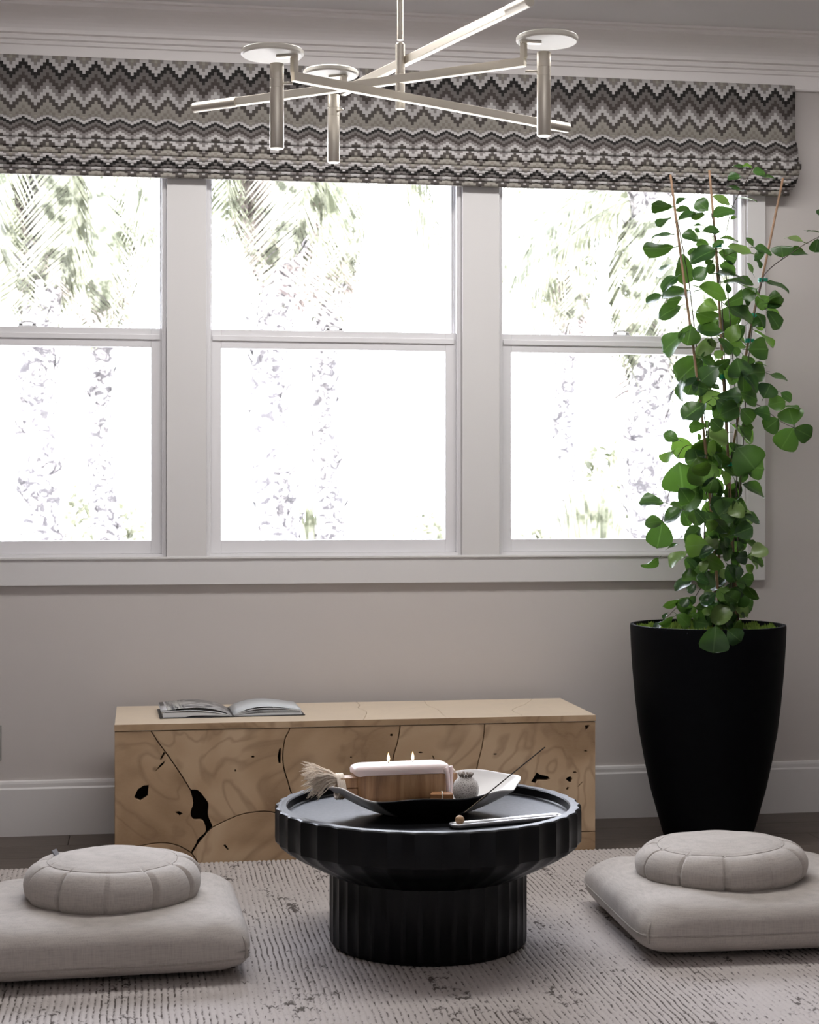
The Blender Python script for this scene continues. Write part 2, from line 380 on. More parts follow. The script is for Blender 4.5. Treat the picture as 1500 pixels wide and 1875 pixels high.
# casings
def casing(name, a, b): return struct(MB().box(a, b).build(name, M['trim'], bevel=0.002))
casing('trim_4', (-0.905, -0.022, ZS), (WO[0][0], 0.0, ZH)); casing('trim_5', (WO[0][1], -0.022, ZS), (WO[1][0], 0.0, ZH))
casing('trim_6', (WO[1][1], -0.022, ZS), (WO[2][0], 0.0, ZH)); casing('trim_7', (WO[2][1], -0.022, ZS), (2.284, 0.0, ZH))
casing('trim_8', (-0.905, -0.022, ZH), (2.284, 0.0, ZH + 0.09))
casing('trim_9', (-0.905, -0.020, 0.866), (2.284, 0.0, 0.956))       # apron
casing('trim_10', (-0.905, -0.026, 0.956), (2.284, 0.0, 0.964))      # stool edge
# windows
def ring(mb, x0, x1, z0, z1, y0, y1, l, r, b, t):
    mb.box((x0, y0, z0), (x0 + l, y1, z1)); mb.box((x1 - r, y0, z0), (x1, y1, z1))
    mb.box((x0 + l, y0, z0), (x1 - r, y1, z0 + b)); mb.box((x0 + l, y0, z1 - t), (x1 - r, y1, z1))
for i, (x0, x1) in enumerate(WO):
    mb = MB(); ring(mb, x0 + 0.0005, x1 - 0.0005, ZS, ZH, 0.0, 0.15, 0.010, 0.010, 0.014, 0.02)
    mb.box((x0 + 0.01, 0.004, ZS + 0.014), (x0 + 0.016, 0.020, ZH - 0.02)); mb.box((x1 - 0.016, 0.004, ZS + 0.014), (x1 - 0.010, 0.020, ZH - 0.02))
    mb.box((x0 + 0.010, 0.064, ZS + 0.014), (x0 + 0.016, 0.074, ZH - 0.02)); mb.box((x1 - 0.016, 0.064, ZS + 0.014), (x1 - 0.010, 0.074, ZH - 0.02))
    w = struct(mb.build('window_%d' % (i + 1), M['vinyl'], bevel=0.0012))
    a, b = x0 + 0.0105, x1 - 0.0105
    us = MB(); ring(us, a, b, 1.735, ZH - 0.021, 0.076, 0.108, 0.012, 0.012, 0.036, 0.03)
    us = us.build('upper_sash', M['vinyl'], w, bevel=0.0015)
    ls = MB(); ring(ls, a + 0.0002, b - 0.0002, ZS + 0.0145, 1.768, 0.024, 0.060, 0.043, 0.043, 0.046, 0.066)
    ls.box((a + 0.012, 0.018, 1.728), (b - 0.012, 0.024, 1.746))
    ls = ls.build('lower_sash', M['vinyl'], w, bevel=0.0015)
    MB().box((a + 0.012, 0.090, 1.771), (b - 0.012, 0.094, ZH - 0.051)).build('glass_pane', M['glass'], us)
    MB().box((a + 0.043, 0.040, ZS + 0.0605), (b - 0.043, 0.044, 1.702)).build('glass_pane', M['glass'], ls)
    cx = (x0 + x1) / 2 + (0.0 if i else -0.02)
    lk = MB().box((cx - 0.034, 0.026, 1.768), (cx + 0.034, 0.058, 1.772)).box((cx - 0.030, 0.030, 1.772), (cx - 0.016, 0.050, 1.782)).box((cx + 0.016, 0.030, 1.772), (cx + 0.030, 0.050, 1.782))
    lk.tube([(cx - 0.026, 0.036, 1.780), (cx - 0.010, 0.033, 1.786), (cx + 0.010, 0.033, 1.786), (cx + 0.026, 0.036, 1.780)], 0.003, 6)
    lk.build('sash_lock', M['metal_lock'], w, bevel=0.0008)
    for s in (-1, 1): MB().box((cx + s * 0.023 - 0.005, 0.0272, 1.7735), (cx + s * 0.023 + 0.005, 0.0298, 1.7765)).build('lock_screw', M['dark_bit'], w)
# wall plate just entering the frame on the left
tag(MB().box((-0.555, -0.006, 0.262), (-0.478, 0.0, 0.384)).build('wall_plate', simple('grey_plate', (0.30, 0.29, 0.27), 0.4), bevel=0.002), 'small grey wall plate low on the wall at the left edge of the photo', 'wall plate')
# daylight portals in the three openings (sampling only)
for x0, x1 in WO: area('window_portal', ((x0 + x1) / 2, 0.17, (ZS + ZH) / 2), (PI / 2, 0, PI), x1 - x0, ZH - ZS, 1, portal=True).rotation_euler = (-PI / 2, 0, 0)

# ------------------------------------------------------------------ roman blind
bl = thing('roman_blind', 'wide roman blind of grey and black stepped zigzag fabric gathered above the windows', 'blind', (0.78, -0.02, 2.69))
BX0, BX1 = -0.98, 2.383
def strip(name, pts, vv, x0, x1, thick=0.003):
    pts = np.array(pts, float); nx = 60
    X = np.linspace(x0, x1, nx); P = np.zeros((nx, len(pts), 3)); P[:, :, 0] = X[:, None]; P[:, :, 1] = pts[None, :, 0]; P[:, :, 2] = pts[None, :, 1]
    wav = np.array([noise.noise(Vector((x * 1.7, pts[-1][1] * 9, 0))) for x in X]) * 0.0035; P[:, :, 2] += wav[:, None] * (0 if name == 'front_panel' else 1)
    P[:, :, 0] -= 0.78; P[:, :, 1] += 0.02; P[:, :, 2] -= 2.69
    uv = np.zeros((nx, len(pts), 2)); uv[:, :, 0] = X[:, None] + 10.0; uv[:, :, 1] = np.array(vv)[None, :]
    o = link(name, grid_mesh(name, P, M['blind'], uv=uv), bl)
    s = o.modifiers.new('thick', 'SOLIDIFY'); s.thickness = thick; s.offset = -1
    return o
v0 = 2.26 - 0.030 + 0.0226
strip('front_panel', [(0.0, 2.690), (-0.056, 2.691), (-0.062, 2.686), (-0.062, 2.64), (-0.062, 2.491), (-0.050, 2.487)], [v0 - 0.07, v0 - 0.004, v0, v0 + 0.046, v0 + 0.195, v0 + 0.20], BX0, BX1)
# each fold: (z top, z bottom, depth out at top, depth out at bottom, v top, v span)
fd = [(2.490, 2.412, 0.060, 0.084, 2.470, 0.150), (2.412, 2.381, 0.074, 0.082, 2.592, 0.042), (2.381, 2.360, 0.071, 0.079, 2.628, 0.036),
      (2.360, 2.344, 0.068, 0.077, 2.4675, 0.026), (2.344, 2.332, 0.066, 0.074, 2.490, 0.028), (2.332, 2.320, 0.062, 0.071, 2.512, 0.024),
      (2.320, 2.308, 0.058, 0.066, 2.574, 0.026), (2.308, 2.290, 0.052, 0.060, 2.622, 0.034)]
for k, (zt, zb, ot, ob, vt, vs_) in enumerate(fd):
    h = zt - zb
    pts = [(-ot + 0.028, zt - 0.001), (-ot, zt - 0.002), (-(ot + ob) / 2 - 0.004, zt - h * 0.45), (-ob, zb + h * 0.10), (-ob + 0.003, zb - 0.0015), (-ob + 0.035, zb + 0.002)]
    strip('fold', pts, [vt - 0.008, vt, vt + vs_ * 0.45, vt + vs_ * 0.92, vt + vs_, vt + vs_ + 0.02], BX0 - 0.004 * min(k, 2) - 0.002, BX1 + [0.004, 0.016, 0.010, 0.004, 0.002, -0.004, -0.010, -0.022][k], 0.002)
MB().box((BX0 + 0.01 - 0.78, -0.022, -0.045), (BX1 - 0.01 - 0.78, 0.018, -0.003)).build('head_rail', M['trim'], bl)
MB().box((BX0 + 0.02 - 0.78, -0.012, -0.06), (BX1 - 0.02 - 0.78, -0.008, -0.31)).build('back_lining', M['trim'], bl)

# ------------------------------------------------------------------ rug
rx0, rx1, ry0, ry1 = -1.75, 2.09, -3.0, -0.563
pitch = 0.0152; nx = int((rx1 - rx0) / pitch * 5); ny = 250
X = np.linspace(rx0, rx1, nx); Y = np.linspace(ry0, ry1, ny)
rib = ((X / pitch) % 1.0); prof = np.sqrt(np.clip(np.sin(rib * PI), 0, 1))
rid = np.floor(X / pitch).astype(int); rr = np.random.RandomState(3)
amp = rr.uniform(0.75, 1.0, (rid.max() - rid.min() + 1, ny // 4 + 2)); amp = np.repeat(amp, 4, 1)[:, :ny]
amp = (amp + np.roll(amp, 1, 1) + np.roll(amp, -1, 1)) / 3
Hh = 0.0035 + 0.0055 * prof[:, None] * amp[rid - rid.min()]
Hh += rr.normal(0, 0.00035, Hh.shape)
P = np.zeros((nx, ny, 3)); P[:, :, 0] = X[:, None] + 0.0012 * np.sin(Y * 31 + np.sin(Y * 11) * 2)[None, :]; P[:, :, 1] = Y[None, :]; P[:, :, 2] = Hh
P[0, :, 2] = P[-1, :, 2] = 0.0004; P[:, 0, 2] = P[:, -1, 2] = 0.0004
uv = np.stack(np.broadcast_arrays(X[:, None], Y[None, :]), -1)
rug = thing('area_rug', 'cream ribbed wool rug with dark flecks under the table and cushions', 'rug', (0.2, -1.8, 0))
o = link('pile', grid_mesh('pile', P, M['rug'], uv=uv), rug); o.location = (-0.2, 1.8, 0)
o['kind'] = 'stuff'
RUGZ = 0.0098

# ------------------------------------------------------------------ teak bench
BY, BZ = -0.560, 0.451; BXa, BXb = -0.085, 1.489; BD = 0.478
bench = thing('wood_block_bench', 'pale teak root block bench with dark cracks and holes under the window', 'bench', ((BXa + BXb) / 2, BY + BD / 2, 0))
bo = Vector(bench.location)
def bp(px, py):
    p = at_plane(px, py, BY); return Vector((p.x - bo.x, p.z))
L, R_, T, B_ = BXa - bo.x, BXb - bo.x, 0.430, 0.0
def line(*pts, k=3): return smooth_line([bp(*p) for p in pts], k)
c1a = line((276, 1341), (305, 1380), (330, 1416), (349, 1447), k=2)
c1L = line((349, 1447), (355, 1470), (350, 1487), (354, 1500), (372, 1502), (378, 1522), (364, 1536), (360, 1545), (350, 1561))
c1R = line((349, 1447), (362, 1448), (373, 1460), (381, 1473), (380, 1493), (389, 1514))
j1 = bp(389, 1515); j2 = bp(351, 1562)
c3 = line((389, 1515), (413, 1503), (440, 1492), (467, 1487), (498, 1487), (560, 1505), (640, 1535), (760, 1530), (900, 1515), (1010, 1520), (1068, 1523), (1090, 1522))
i4, i5, i6 = 18, 21, 24      # where the upright cracks meet c3 (about px 640, 760, 900)
c4 = line((531, 1337), (523, 1350), (519, 1370), (518, 1387), (520, 1407), (527, 1430), (540, 1462), (590, 1500)); c4.append(c3[i4 - 1])
c5 = line((733, 1333), (728, 1360), (719, 1396), (722, 1450), (745, 1500)); c5.append(c3[i5])
c6 = line((888, 1331), (883, 1367), (873, 1410), (870, 1460), (880, 1500)); c6.append(c3[i6])
dome = line((240, 1553), (262, 1548), (285, 1544), (308, 1544), (330, 1550), (351, 1562))
low = line((389, 1515), (375, 1530), (364, 1543), (352, 1562))
low2 = line((351, 1562), (357, 1571), (364, 1584))
cx0 = c1a[0].x; bx_low = low2[-1].x
V2 = lambda x, y: Vector((x, y))
p1 = [V2(L, T), V2(cx0, T)] + c1a[1:] + c1L[1:-1] + [j2] + dome[::-1][1:] + [V2(L, dome[0].y - 0.004)]
p2 = [V2(cx0, T)] + [V2(c4[0].x, T)] + c4[1:] + c3[:i4 - 1][::-1] + c1R[::-1][1:] + c1a[::-1][1:-1]
p3 = [V2(c4[0].x, T), V2(c5[0].x, T)] + c5[1:] + c3[i4 - 1:i5][::-1] + c4[::-1][1:-1]
p4 = [V2(c5[0].x, T), V2(c6[0].x, T)] + c6[1:] + c3[i5:i6][::-1] + c5[::-1][1:-1]
p5 = [V2(c6[0].x, T), V2(R_, T), V2(R_, c3[-1].y)] + c3[i6:-1][::-1] + c6[::-1][1:-1]
p6 = [V2(L, dome[0].y - 0.004)] + dome[1:] + low2[1:-1] + [V2(bx_low, B_), V2(L, B_)]
p7 = [j2] + low[::-1][1:-1] + [j1] + c3[1:i5] + [V2(c3[i5].x, c3[i5].y), V2(c3[i5].x + 0.01, B_), V2(bx_low, B_)] + low2[::-1][1:-1]
p8 = [V2(c3[i5].x, c3[i5].y)] + c3[i5 + 1:-1] + [V2(R_, c3[-1].y), V2(R_, B_), V2(c3[i5].x + 0.01, B_)]
def hole(*pts): return [bp(*p) for p in pts]
def oval(px, py, a, b, n=9): return [bp(px + a * math.cos(2 * PI * k / n) * random.uniform(0.85, 1.15), py + b * math.sin(2 * PI * k / n) * random.uniform(0.85, 1.15)) for k in range(n)]
h1 = [hole((245, 1460), (252, 1445), (263, 1438), (273, 1437), (271, 1458), (257, 1467), (248, 1463)), hole((292, 1391), (300, 1376), (303, 1379), (296, 1391)), hole((283, 1413), (294, 1399), (304, 1391), (300, 1400), (286, 1412)), hole((320, 1487), (328, 1485), (336, 1490), (329, 1494))]
h2 = [oval(463, 1386, 3.5, 2.5), hole((508, 1385), (511, 1371), (515, 1369), (515, 1398), (510, 1399)), oval(431, 1411, 2, 3)]
h3 = [oval(717, 1346, 3, 3), oval(643, 1387, 2, 2)]
h4 = [hole((791, 1383), (794, 1384), (798, 1394), (795, 1394)), oval(770, 1378, 5, 2)]
h5 = [hole((972, 1432), (983, 1414), (989, 1418), (1004, 1421), (1008, 1426), (1003, 1429), (985, 1429), (982, 1435)), hole((1036, 1427), (1039, 1423), (1045, 1421), (1049, 1425), (1047, 1433), (1043, 1433)), hole((1036, 1446), (1039, 1440), (1043, 1441), (1041, 1447)),
      hole((1058, 1440), (1066, 1431), (1068, 1432), (1060, 1441)), oval(1053, 1414, 4, 2), oval(1073, 1375, 3, 2), oval(907, 1381, 4, 2), hole((1071, 1328), (1081, 1327), (1078, 1333), (1073, 1339))]
h7 = [hole((408, 1547), (413, 1546), (420, 1556), (416, 1557))]
for poly, hs in ((p1, h1), (p2, h2), (p3, h3), (p4, h4), (p5, h5), (p6, []), (p7, h7), (p8, [])):
    slab('wood_slab', inset(poly, 0.0025), hs, 0.026, M['teak'], bench, lambda a, b, d: (a, -BD / 2 + 0.014 + d, b), 0.0008)
# top board pieces split by winding cracks
def tp(px, py):
    p = at_z(px, py, BZ); return Vector((p.x - bo.x, p.y - bo.y))
yF, yK = -BD / 2, BD / 2
def tcrack(pts):
    q = [tp(*p) for p in pts]; q[0].y = yK; q[-1].y = yF
    for k in range(1, len(q) - 1): q[k].y = yK + (yF - yK) * max(k / (len(q) - 1) * 0.9, min(0.96, (q[k].y - yK) / (yF - yK))) if k else yK
    return smooth_line(q, 3)
t1 = tcrack([(648, 1281), (658, 1290), (655, 1295), (668, 1300), (669, 1306), (674, 1326)])
t2 = tcrack([(773, 1280), (784, 1292), (802, 1299), (812, 1309), (838, 1322)])
t3 = tcrack([(975, 1279), (962, 1289), (938, 1300), (956, 1309), (962, 1320)])
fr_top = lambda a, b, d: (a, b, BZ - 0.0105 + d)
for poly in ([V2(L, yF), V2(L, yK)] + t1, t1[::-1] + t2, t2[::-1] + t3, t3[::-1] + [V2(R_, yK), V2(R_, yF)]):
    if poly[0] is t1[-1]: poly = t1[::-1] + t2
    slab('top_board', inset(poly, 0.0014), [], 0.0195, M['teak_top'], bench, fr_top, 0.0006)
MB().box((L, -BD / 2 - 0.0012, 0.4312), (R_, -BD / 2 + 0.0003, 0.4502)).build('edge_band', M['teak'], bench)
core = MB().box((L + 0.004, -BD / 2 + 0.030, 0.002), (R_ - 0.004, BD / 2 - 0.026, 0.4285)); core.box((L + 0.004, -BD / 2 + 0.003, 0.4292), (R_ - 0.004, -BD / 2 + 0.02, 0.4298))
core.build('core', M['dark_gap'], bench)
for x in (L + 0.013, R_ - 0.013): MB().box((x - 0.0125, -BD / 2 + 0.0285, 0), (x + 0.0125, BD / 2, 0.429)).build('side_panel', M['teak'], bench)
MB().box((L + 0.026, BD / 2 - 0.025, 0), (R_ - 0.026, BD / 2, 0.429)).build('back_panel', M['teak'], bench)

# ------------------------------------------------------------------ open book on the bench
M['paper'] = simple('page_paper', (0.60, 0.63, 0.66), 0.4, var=0.03)
def page_print():
    m = NT('printed_page'); v = m.coord('UV'); sp = m.n('ShaderNodeSeparateXYZ'); m.l(v, sp.inputs[0])
    n = m.noise(v, 4.5, 4, 0.6, 1.0); st = m.noise(m.coord('UV', (14, 1.2, 1)), 1.0, 2)
    c = m.ramp(n, [(0.35, (0.09, 0.09, 0.10)), (0.5, (0.30, 0.29, 0.29)), (0.64, (0.55, 0.55, 0.56))])
    c = m.mix(m.ramp(sp.outputs[0], [(0.30, (1, 1, 1)), (0.36, (0, 0, 0))]), c, m.ramp(st, [(0.42, (0.10, 0.10, 0.11)), (0.55, (0.50, 0.50, 0.48))]))
    ink = m.ramp(sp.outputs[0], [(0.0, (0.02, 0.02, 0.02)), (0.055, (0.6, 0.6, 0.62)), (0.10, (0.0, 0.0, 0.0))], 'CONSTANT')
    c = m.mix(m.ramp(sp.outputs[0], [(0.0, (1, 1, 1)), (0.075, (0, 0, 0))], 'CONSTANT'), c, (0.62, 0.62, 0.65))
    blk = m.math('MULTIPLY', m.math('LESS_THAN', sp.outputs[0], 0.06), m.math('GREATER_THAN', sp.outputs[1], 0.55))
    c = m.mix(blk, c, (0.04, 0.04, 0.045)); return m.fin(c, 0.3)
M['print'] = page_print(); M['cover'] = simple('book_cover_and_gap_shade', (0.035, 0.035, 0.04), 0.45)  # the cover colour also fills the page gaps in place of shade
bk = thing('open_book', 'open hardback book with a grey photograph on its left page lying on the bench', 'book', tuple(at_z(425, 1313, BZ + 0.0006) + Vector((0, 0.12, 0))), math.radians(1.5))
D2 = 0.115
def leafsheet(name, xs, zs, mat, t=0.0006, d0=-D2, d1=D2, parent=bk, zb=None):
    n = len(xs); P = np.zeros((n, 2, 3)); P[:, :, 0] = np.array(xs)[:, None]; P[:, 0, 1] = d0; P[:, 1, 1] = d1; P[:, :, 2] = np.array(zs)[:, None]
    uv = np.zeros((n, 2, 2)); uv[:, :, 0] = np.linspace(0, 1, n)[:, None]; uv[:, 1, 1] = 1
    o = link(name, grid_mesh(name, P, mat, uv=uv), parent); s = o.modifiers.new('t', 'SOLIDIFY'); s.thickness = t; s.offset = -1 if xs[-1] > xs[0] else 1; return o
def block(name, xs, zt, zb, mat, rec=0.0):
    mb = MB(); n = len(xs); vs = [(x, d, z) for d in (-D2 + rec, D2 - rec) for x, z in list(zip(xs, zt)) + list(zip(xs, zb))[::-1]]; m2 = 2 * n
    fs = [tuple(range(m2)), tuple(range(m2, 2 * m2))] + [(i, (i + 1) % m2, m2 + (i + 1) % m2, m2 + i) for i in range(m2)]
    return mb.add(vs, fs).build(name, mat, bk)
S = np.linspace(0, 1, 13); PWd = 0.222
arch = lambda s, h, e: h * np.sin(np.clip(s * 2.2, 0, PI / 2)) ** 0.8 * (1 - s * (1 - e))
MB().box((-0.238, -D2 - 0.004, 0), (-0.009, D2 + 0.004, 0.0028)).build('cover_board', M['cover'], bk, bevel=0.0008)
MB().box((0.009, -D2 - 0.004, 0), (0.238, D2 + 0.004, 0.0028)).build('cover_board', M['cover'], bk, bevel=0.0008)
MB().box((-0.008, -D2 - 0.004, 0.0002), (0.008, D2 + 0.004, 0.0026)).build('spine', M['cover'], bk)
zl = 0.004 + arch(S, 0.015, 0.9); block('page_block', list(-0.006 - S * PWd), list(zl), list(0.0029 + 0 * S + 0.004 * np.sin(S * PI) * (S < 0.6)), M['paper'])
zr = 0.004 + arch(S, 0.009, 0.6); block('page_block', list(0.006 + S * PWd), list(zr), list(0.0029 + 0 * S), M['paper'])
block('page_gap_shade', list(-0.006 - S * PWd * 0.97), list(0.0035 + arch(S, 0.036, 0.5)), list(0.0042 + arch(S, 0.015, 0.9) * 0.98), M['cover'], 0.003)  # dark fill standing in for the shade between the sheets, left and right
block('page_gap_shade', list(0.006 + S * PWd * 0.97), list(0.0035 + arch(S, 0.040, 0.30)), list(0.0042 + arch(S, 0.009, 0.6) * 0.98), M['cover'], 0.003)
leafsheet('page', -0.232 + np.linspace(0, 1, 13) * 0.228, (0.0045 + arch(S, 0.042, 0.50))[::-1], M['print'])
leafsheet('page', 0.004 + S * PWd, 0.0045 + arch(S, 0.016, 0.5), M['paper'], 0.0012)
leafsheet('page', 0.004 + S * PWd, 0.0045 + arch(S, 0.023, 0.45), M['paper'], 0.0012)
leafsheet('page', -0.234 + np.linspace(0, 1, 13) * 0.230, (0.0045 + arch(S, 0.025, 0.75))[::-1], M['paper'], 0.0035)
leafsheet('page', 0.003 + S * PWd, 0.0045 + arch(S, 0.036, 0.36), M['paper'], 0.0025)
leafsheet('page', 0.003 + S * PWd * 1.01, 0.0045 + arch(S, 0.046, 0.30), M['paper'])
MB().box((0.190, 0.04, 0.0172), (0.196, 0.085, 0.0176)).build('corner_print', M['cover'], bk).rotation_euler = (0, math.radians(6.5), 0)

# ------------------------------------------------------------------ fluted coffee table
TR, TH = 0.402, 0.369; TC = at_z(784, 1728, 0.0); TC.z = RUGZ
tb = thing('fluted_coffee_table', 'round black fluted drum coffee table on the rug between the cushions', 'table', TC)
NF = 38; nt = NF * 10; A = np.linspace(0, 2 * PI, nt, endpoint=False)
fl = np.abs(((A * NF / (2 * PI)) % 1.0) - 0.5) * 2.0            # 1 on the ridges, 0 in the hollows
def ringz(r, z, d):  return np.stack([(r - d * (1 - fl ** 1.7)) * np.cos(A), (r - d * (1 - fl ** 1.7)) * np.sin(A), np.full(nt, z)], -1)
h = TH - RUGZ; rb = 0.259
prof = [(rb - 0.006, 0.0, 0.003), (rb, 0.010, 0.004), (rb, 0.18, 0.004), (rb, 0.187, 0.004), (rb + 0.004, 0.190, 0.004), (rb + 0.060, 0.218, 0.005), (rb + 0.112, 0.246, 0.006), (TR - 0.008, 0.264, 0.006), (TR - 0.001, 0.272, 0.0065), (TR, 0.283, 0.0065), (TR, h - 0.010, 0.0065), (TR - 0.002, h - 0.003, 0.0065), (TR - 0.006, h, 0.006)]
P = np.stack([ringz(*p) for p in prof], 0)
sh = grid_mesh('drum', P, M['black_wood'], closed_v=True, smooth=True); o = link('drum', sh, tb)
smooth_angle(o, 28)
rimp = [(TR - 0.0155, h - 0.0005), (TR - 0.019, h), (0.372, h), (0.369, h - 0.003), (0.368, h - 0.021), (0.365, h - 0.024)]
mb = MB(); mb.lathe([(0.001, h - 0.024)] + rimp[::-1], 120, close=False)
o = mb.build('tray_top', M['black_wood'], tb); smooth_angle(o, 35)
P2 = np.stack([ringz(*prof[-1]), np.stack([(TR - 0.0155) * np.cos(A), (TR - 0.0155) * np.sin(A), np.full(nt, h - 0.0002)], -1), np.stack([(TR - 0.03) * np.cos(A), (TR - 0.03) * np.sin(A), np.full(nt, h - 0.0002)], -1)], 0)
link('rim', grid_mesh('rim', P2, M['black_wood'], closed_v=True), tb)
TZ = TH - 0.024          # recessed top

# ------------------------------------------------------------------ dough bowl tray
def tray_mat():
    m = NT('white_and_black_glaze'); c = m.n('ShaderNodeTexCoord'); sp = m.n('ShaderNodeSeparateXYZ'); m.l(c.outputs['Object'], sp.inputs[0])
    nn = m.noise(c.outputs['Object'], 7.0, 3)
    half = m.math('ADD', 0.012, m.math('MULTIPLY', m.math('MAXIMUM', m.math('MULTIPLY', sp.outputs[1], -1.0), -0.012), 1.05))
    d = m.math('SUBTRACT', m.math('ABSOLUTE', m.math('SUBTRACT', sp.outputs[0], -0.005)), m.math('ADD', half, m.math('MULTIPLY', nn, 0.02)))
    k = m.ramp(m.math('MULTIPLY', d, 8.0), [(0.0, (1, 1, 1)), (0.10, (0, 0, 0))])
    return m.fin(m.mix(k, (0.84, 0.84, 0.84), (0.006, 0.006, 0.007)), 0.42)
tcx = at_depth(778, 1480, 4.43)
tray = tag(bpy.data.objects.new('dough_bowl', None), 'long wavy white bowl with a black glazed front on the table', 'bowl'); bpy.data.objects.remove(tray)
na = 120; Aa = np.linspace(0, 2 * PI, na, endpoint=False)
rim_r = 1.01 + 0.030 * np.sin(3 * Aa) + 0.022 * np.sin(5 * Aa) + 0.012 * np.sin(9 * Aa)
ex = np.sign(np.cos(Aa)) * np.abs(np.cos(Aa)) ** 0.92; ey = np.sign(np.sin(Aa)) * np.abs(np.sin(Aa)) ** 0.92
front = np.clip(-np.sin(Aa), 0, 1); back = np.clip(np.sin(Aa), 0, 1); right = np.clip(np.cos(Aa), 0, 1); left = np.clip(-np.cos(Aa), 0, 1)
zr_ = 0.055 + 0.034 * back + 0.016 * right ** 2 + 0.024 * left ** 4 + 0.0040 * np.sin(7 * Aa + 1.2) + 0.003 * np.sin(4 * Aa)
rings = [(s_, 0.0 + zr_ * max(0, (s_ - 0.40) / 0.60) ** 1.35) for s_ in (0.01, 0.2, 0.38, 0.42, 0.5, 0.58, 0.66, 0.74, 0.82, 0.90, 0.96, 0.99)]
rings += [(1.0, zr_ + 0.002), (0.993, zr_ + 0.0045), (0.978, zr_ + 0.0035)]
rings += [(s_, np.maximum(0.034, 0.034 + (zr_ - 0.034) * max(0, (s_ - 0.62) / 0.36) ** 1.5)) for s_ in (0.95, 0.90, 0.84, 0.78, 0.72, 0.66, 0.6, 0.4, 0.2, 0.01)]
nr = len(rings); P = np.zeros((nr, na, 3))
for i, (s_, z_) in enumerate(rings): P[i, :, 0] = 0.256 * s_ * rim_r * ex; P[i, :, 1] = 0.128 * s_ * rim_r * ey; P[i, :, 2] = z_
o = link('dough_bowl', grid_mesh('dough_bowl', P, tray_mat(), closed_v=True)); o.location = (tcx.x, tcx.y, TZ); o.rotation_euler = (0, 0, math.radians(2))
o.modifiers.new('b', 'SUBSURF').levels = 1; o.modifiers['b'].render_levels = 1
tag(o, 'long wavy white bowl with a black glazed front on the table', 'bowl')

# ------------------------------------------------------------------ wooden two-wick candle
def candle_wood():
    m = NT('candle_wood'); f = m.noise(m.coord('Object', (16, 16, 2.2)), 1.5, 5, 0.6, 0.5)
    return m.fin(m.ramp(f, [(0.28, (0.11, 0.048, 0.020)), (0.5, (0.30, 0.16, 0.075)), (0.7, (0.46, 0.29, 0.15))]), 0.5)
M['cwood'] = candle_wood(); M['wax'] = simple('pink_white_wax', (0.74, 0.62, 0.60), 0.35, var=0.03)
try: M['wax'].node_tree.nodes['Principled BSDF'].inputs['Subsurface Weight'].default_value = 0.25; M['wax'].node_tree.nodes['Principled BSDF'].inputs['Subsurface Radius'].default_value = (0.01, 0.006, 0.005)
except Exception: pass
M['rope'] = simple('jute_rope', (0.80, 0.71, 0.61), 0.9, var=0.25, scale=80)
def flame_mat():
    m = NT('flame'); e = m.n('ShaderNodeEmission'); c = m.n('ShaderNodeTexCoord'); sp = m.n('ShaderNodeSeparateXYZ'); m.l(c.outputs['Generated'], sp.inputs[0])
    m.l(m.ramp(sp.outputs[2], [(0.0, (1, 0.42, 0.10)), (0.35, (1, 0.85, 0.6)), (1.0, (1, 0.55, 0.18))]), e.inputs[0]); e.inputs[1].default_value = 6.0; m.l(e.outputs[0], m.out.inputs[0]); return m.m
M['flame'] = flame_mat()
def rrect(w, d, r, n=6):
    out = []
    for cx, cy, a0 in ((w - r, d - r, 0), (-w + r, d - r, PI / 2), (-w + r, -d + r, PI), (w - r, -d + r, 1.5 * PI)):
        for k in range(n + 1): a = a0 + PI / 2 * k / n; out.append((cx + r * math.cos(a), cy + r * math.sin(a)))
    return out
def loft(mb, sections):
    """sections: list of (outline list, z)"""
    n = len(sections[0][0]); vs = [(x, y, z) for ol, z in sections for x, y in ol]
    fs = [(k * n + j, k * n + (j + 1) % n, (k + 1) * n + (j + 1) % n, (k + 1) * n + j) for k in range(len(sections) - 1) for j in range(n)]
    fs += [tuple(range(n))[::-1], tuple((len(sections) - 1) * n + j for j in range(n))]
    return mb.add(vs, fs)
cc = at_depth(732, 1430, 4.45)
cd = thing('wooden_block_candle', 'wooden block candle with pale wax, two lit wicks and a rope tassel in the bowl', 'candle', (cc.x, cc.y, TZ + 0.035), math.radians(5))
hw, hd = 0.126, 0.046
loft(MB(), [(rrect(hw * 0.93, hd * 0.9, 0.03), 0.0), (rrect(hw * 0.97, hd * 0.96, 0.03), 0.012), (rrect(hw, hd, 0.03), 0.040), (rrect(hw, hd, 0.03), 0.070), (rrect(hw - 0.003, hd - 0.003, 0.028), 0.073)]).build('bowl', M['cwood'], cd, smooth=True)
wx = []
ZC_ = 1.13
for inset_, z in ((-0.003, 0.066), (-0.0035, 0.073), (0.0, 0.079), (0.007, 0.0825), (0.02, 0.0838), (0.034, 0.084), (0.043, 0.084)):
    ol = rrect(hw - inset_, hd - inset_, min(0.03, (hd - inset_) * 0.8))
    wx.append(([(x, y) for x, y in ol], z))
mbw = MB(); loft(mbw, wx)
mbw.v = [(x, y, z - (0.010 * max(0, noise.noise(Vector((x * 22, y * 30, 1.3)))) if z < 0.074 and z < 0.07 else 0)) for x, y, z in mbw.v]
smooth_angle(mbw.build('wax', M['wax'], cd), 50)
MB().tube([(0.110, -0.047, 0.074), (0.117, -0.0485, 0.060), (0.119, -0.0485, 0.035), (0.119, -0.046, 0.012)], [0.007, 0.006, 0.0055, 0.006], 10).build('wax_drip', M['wax'], cd, smooth=True)
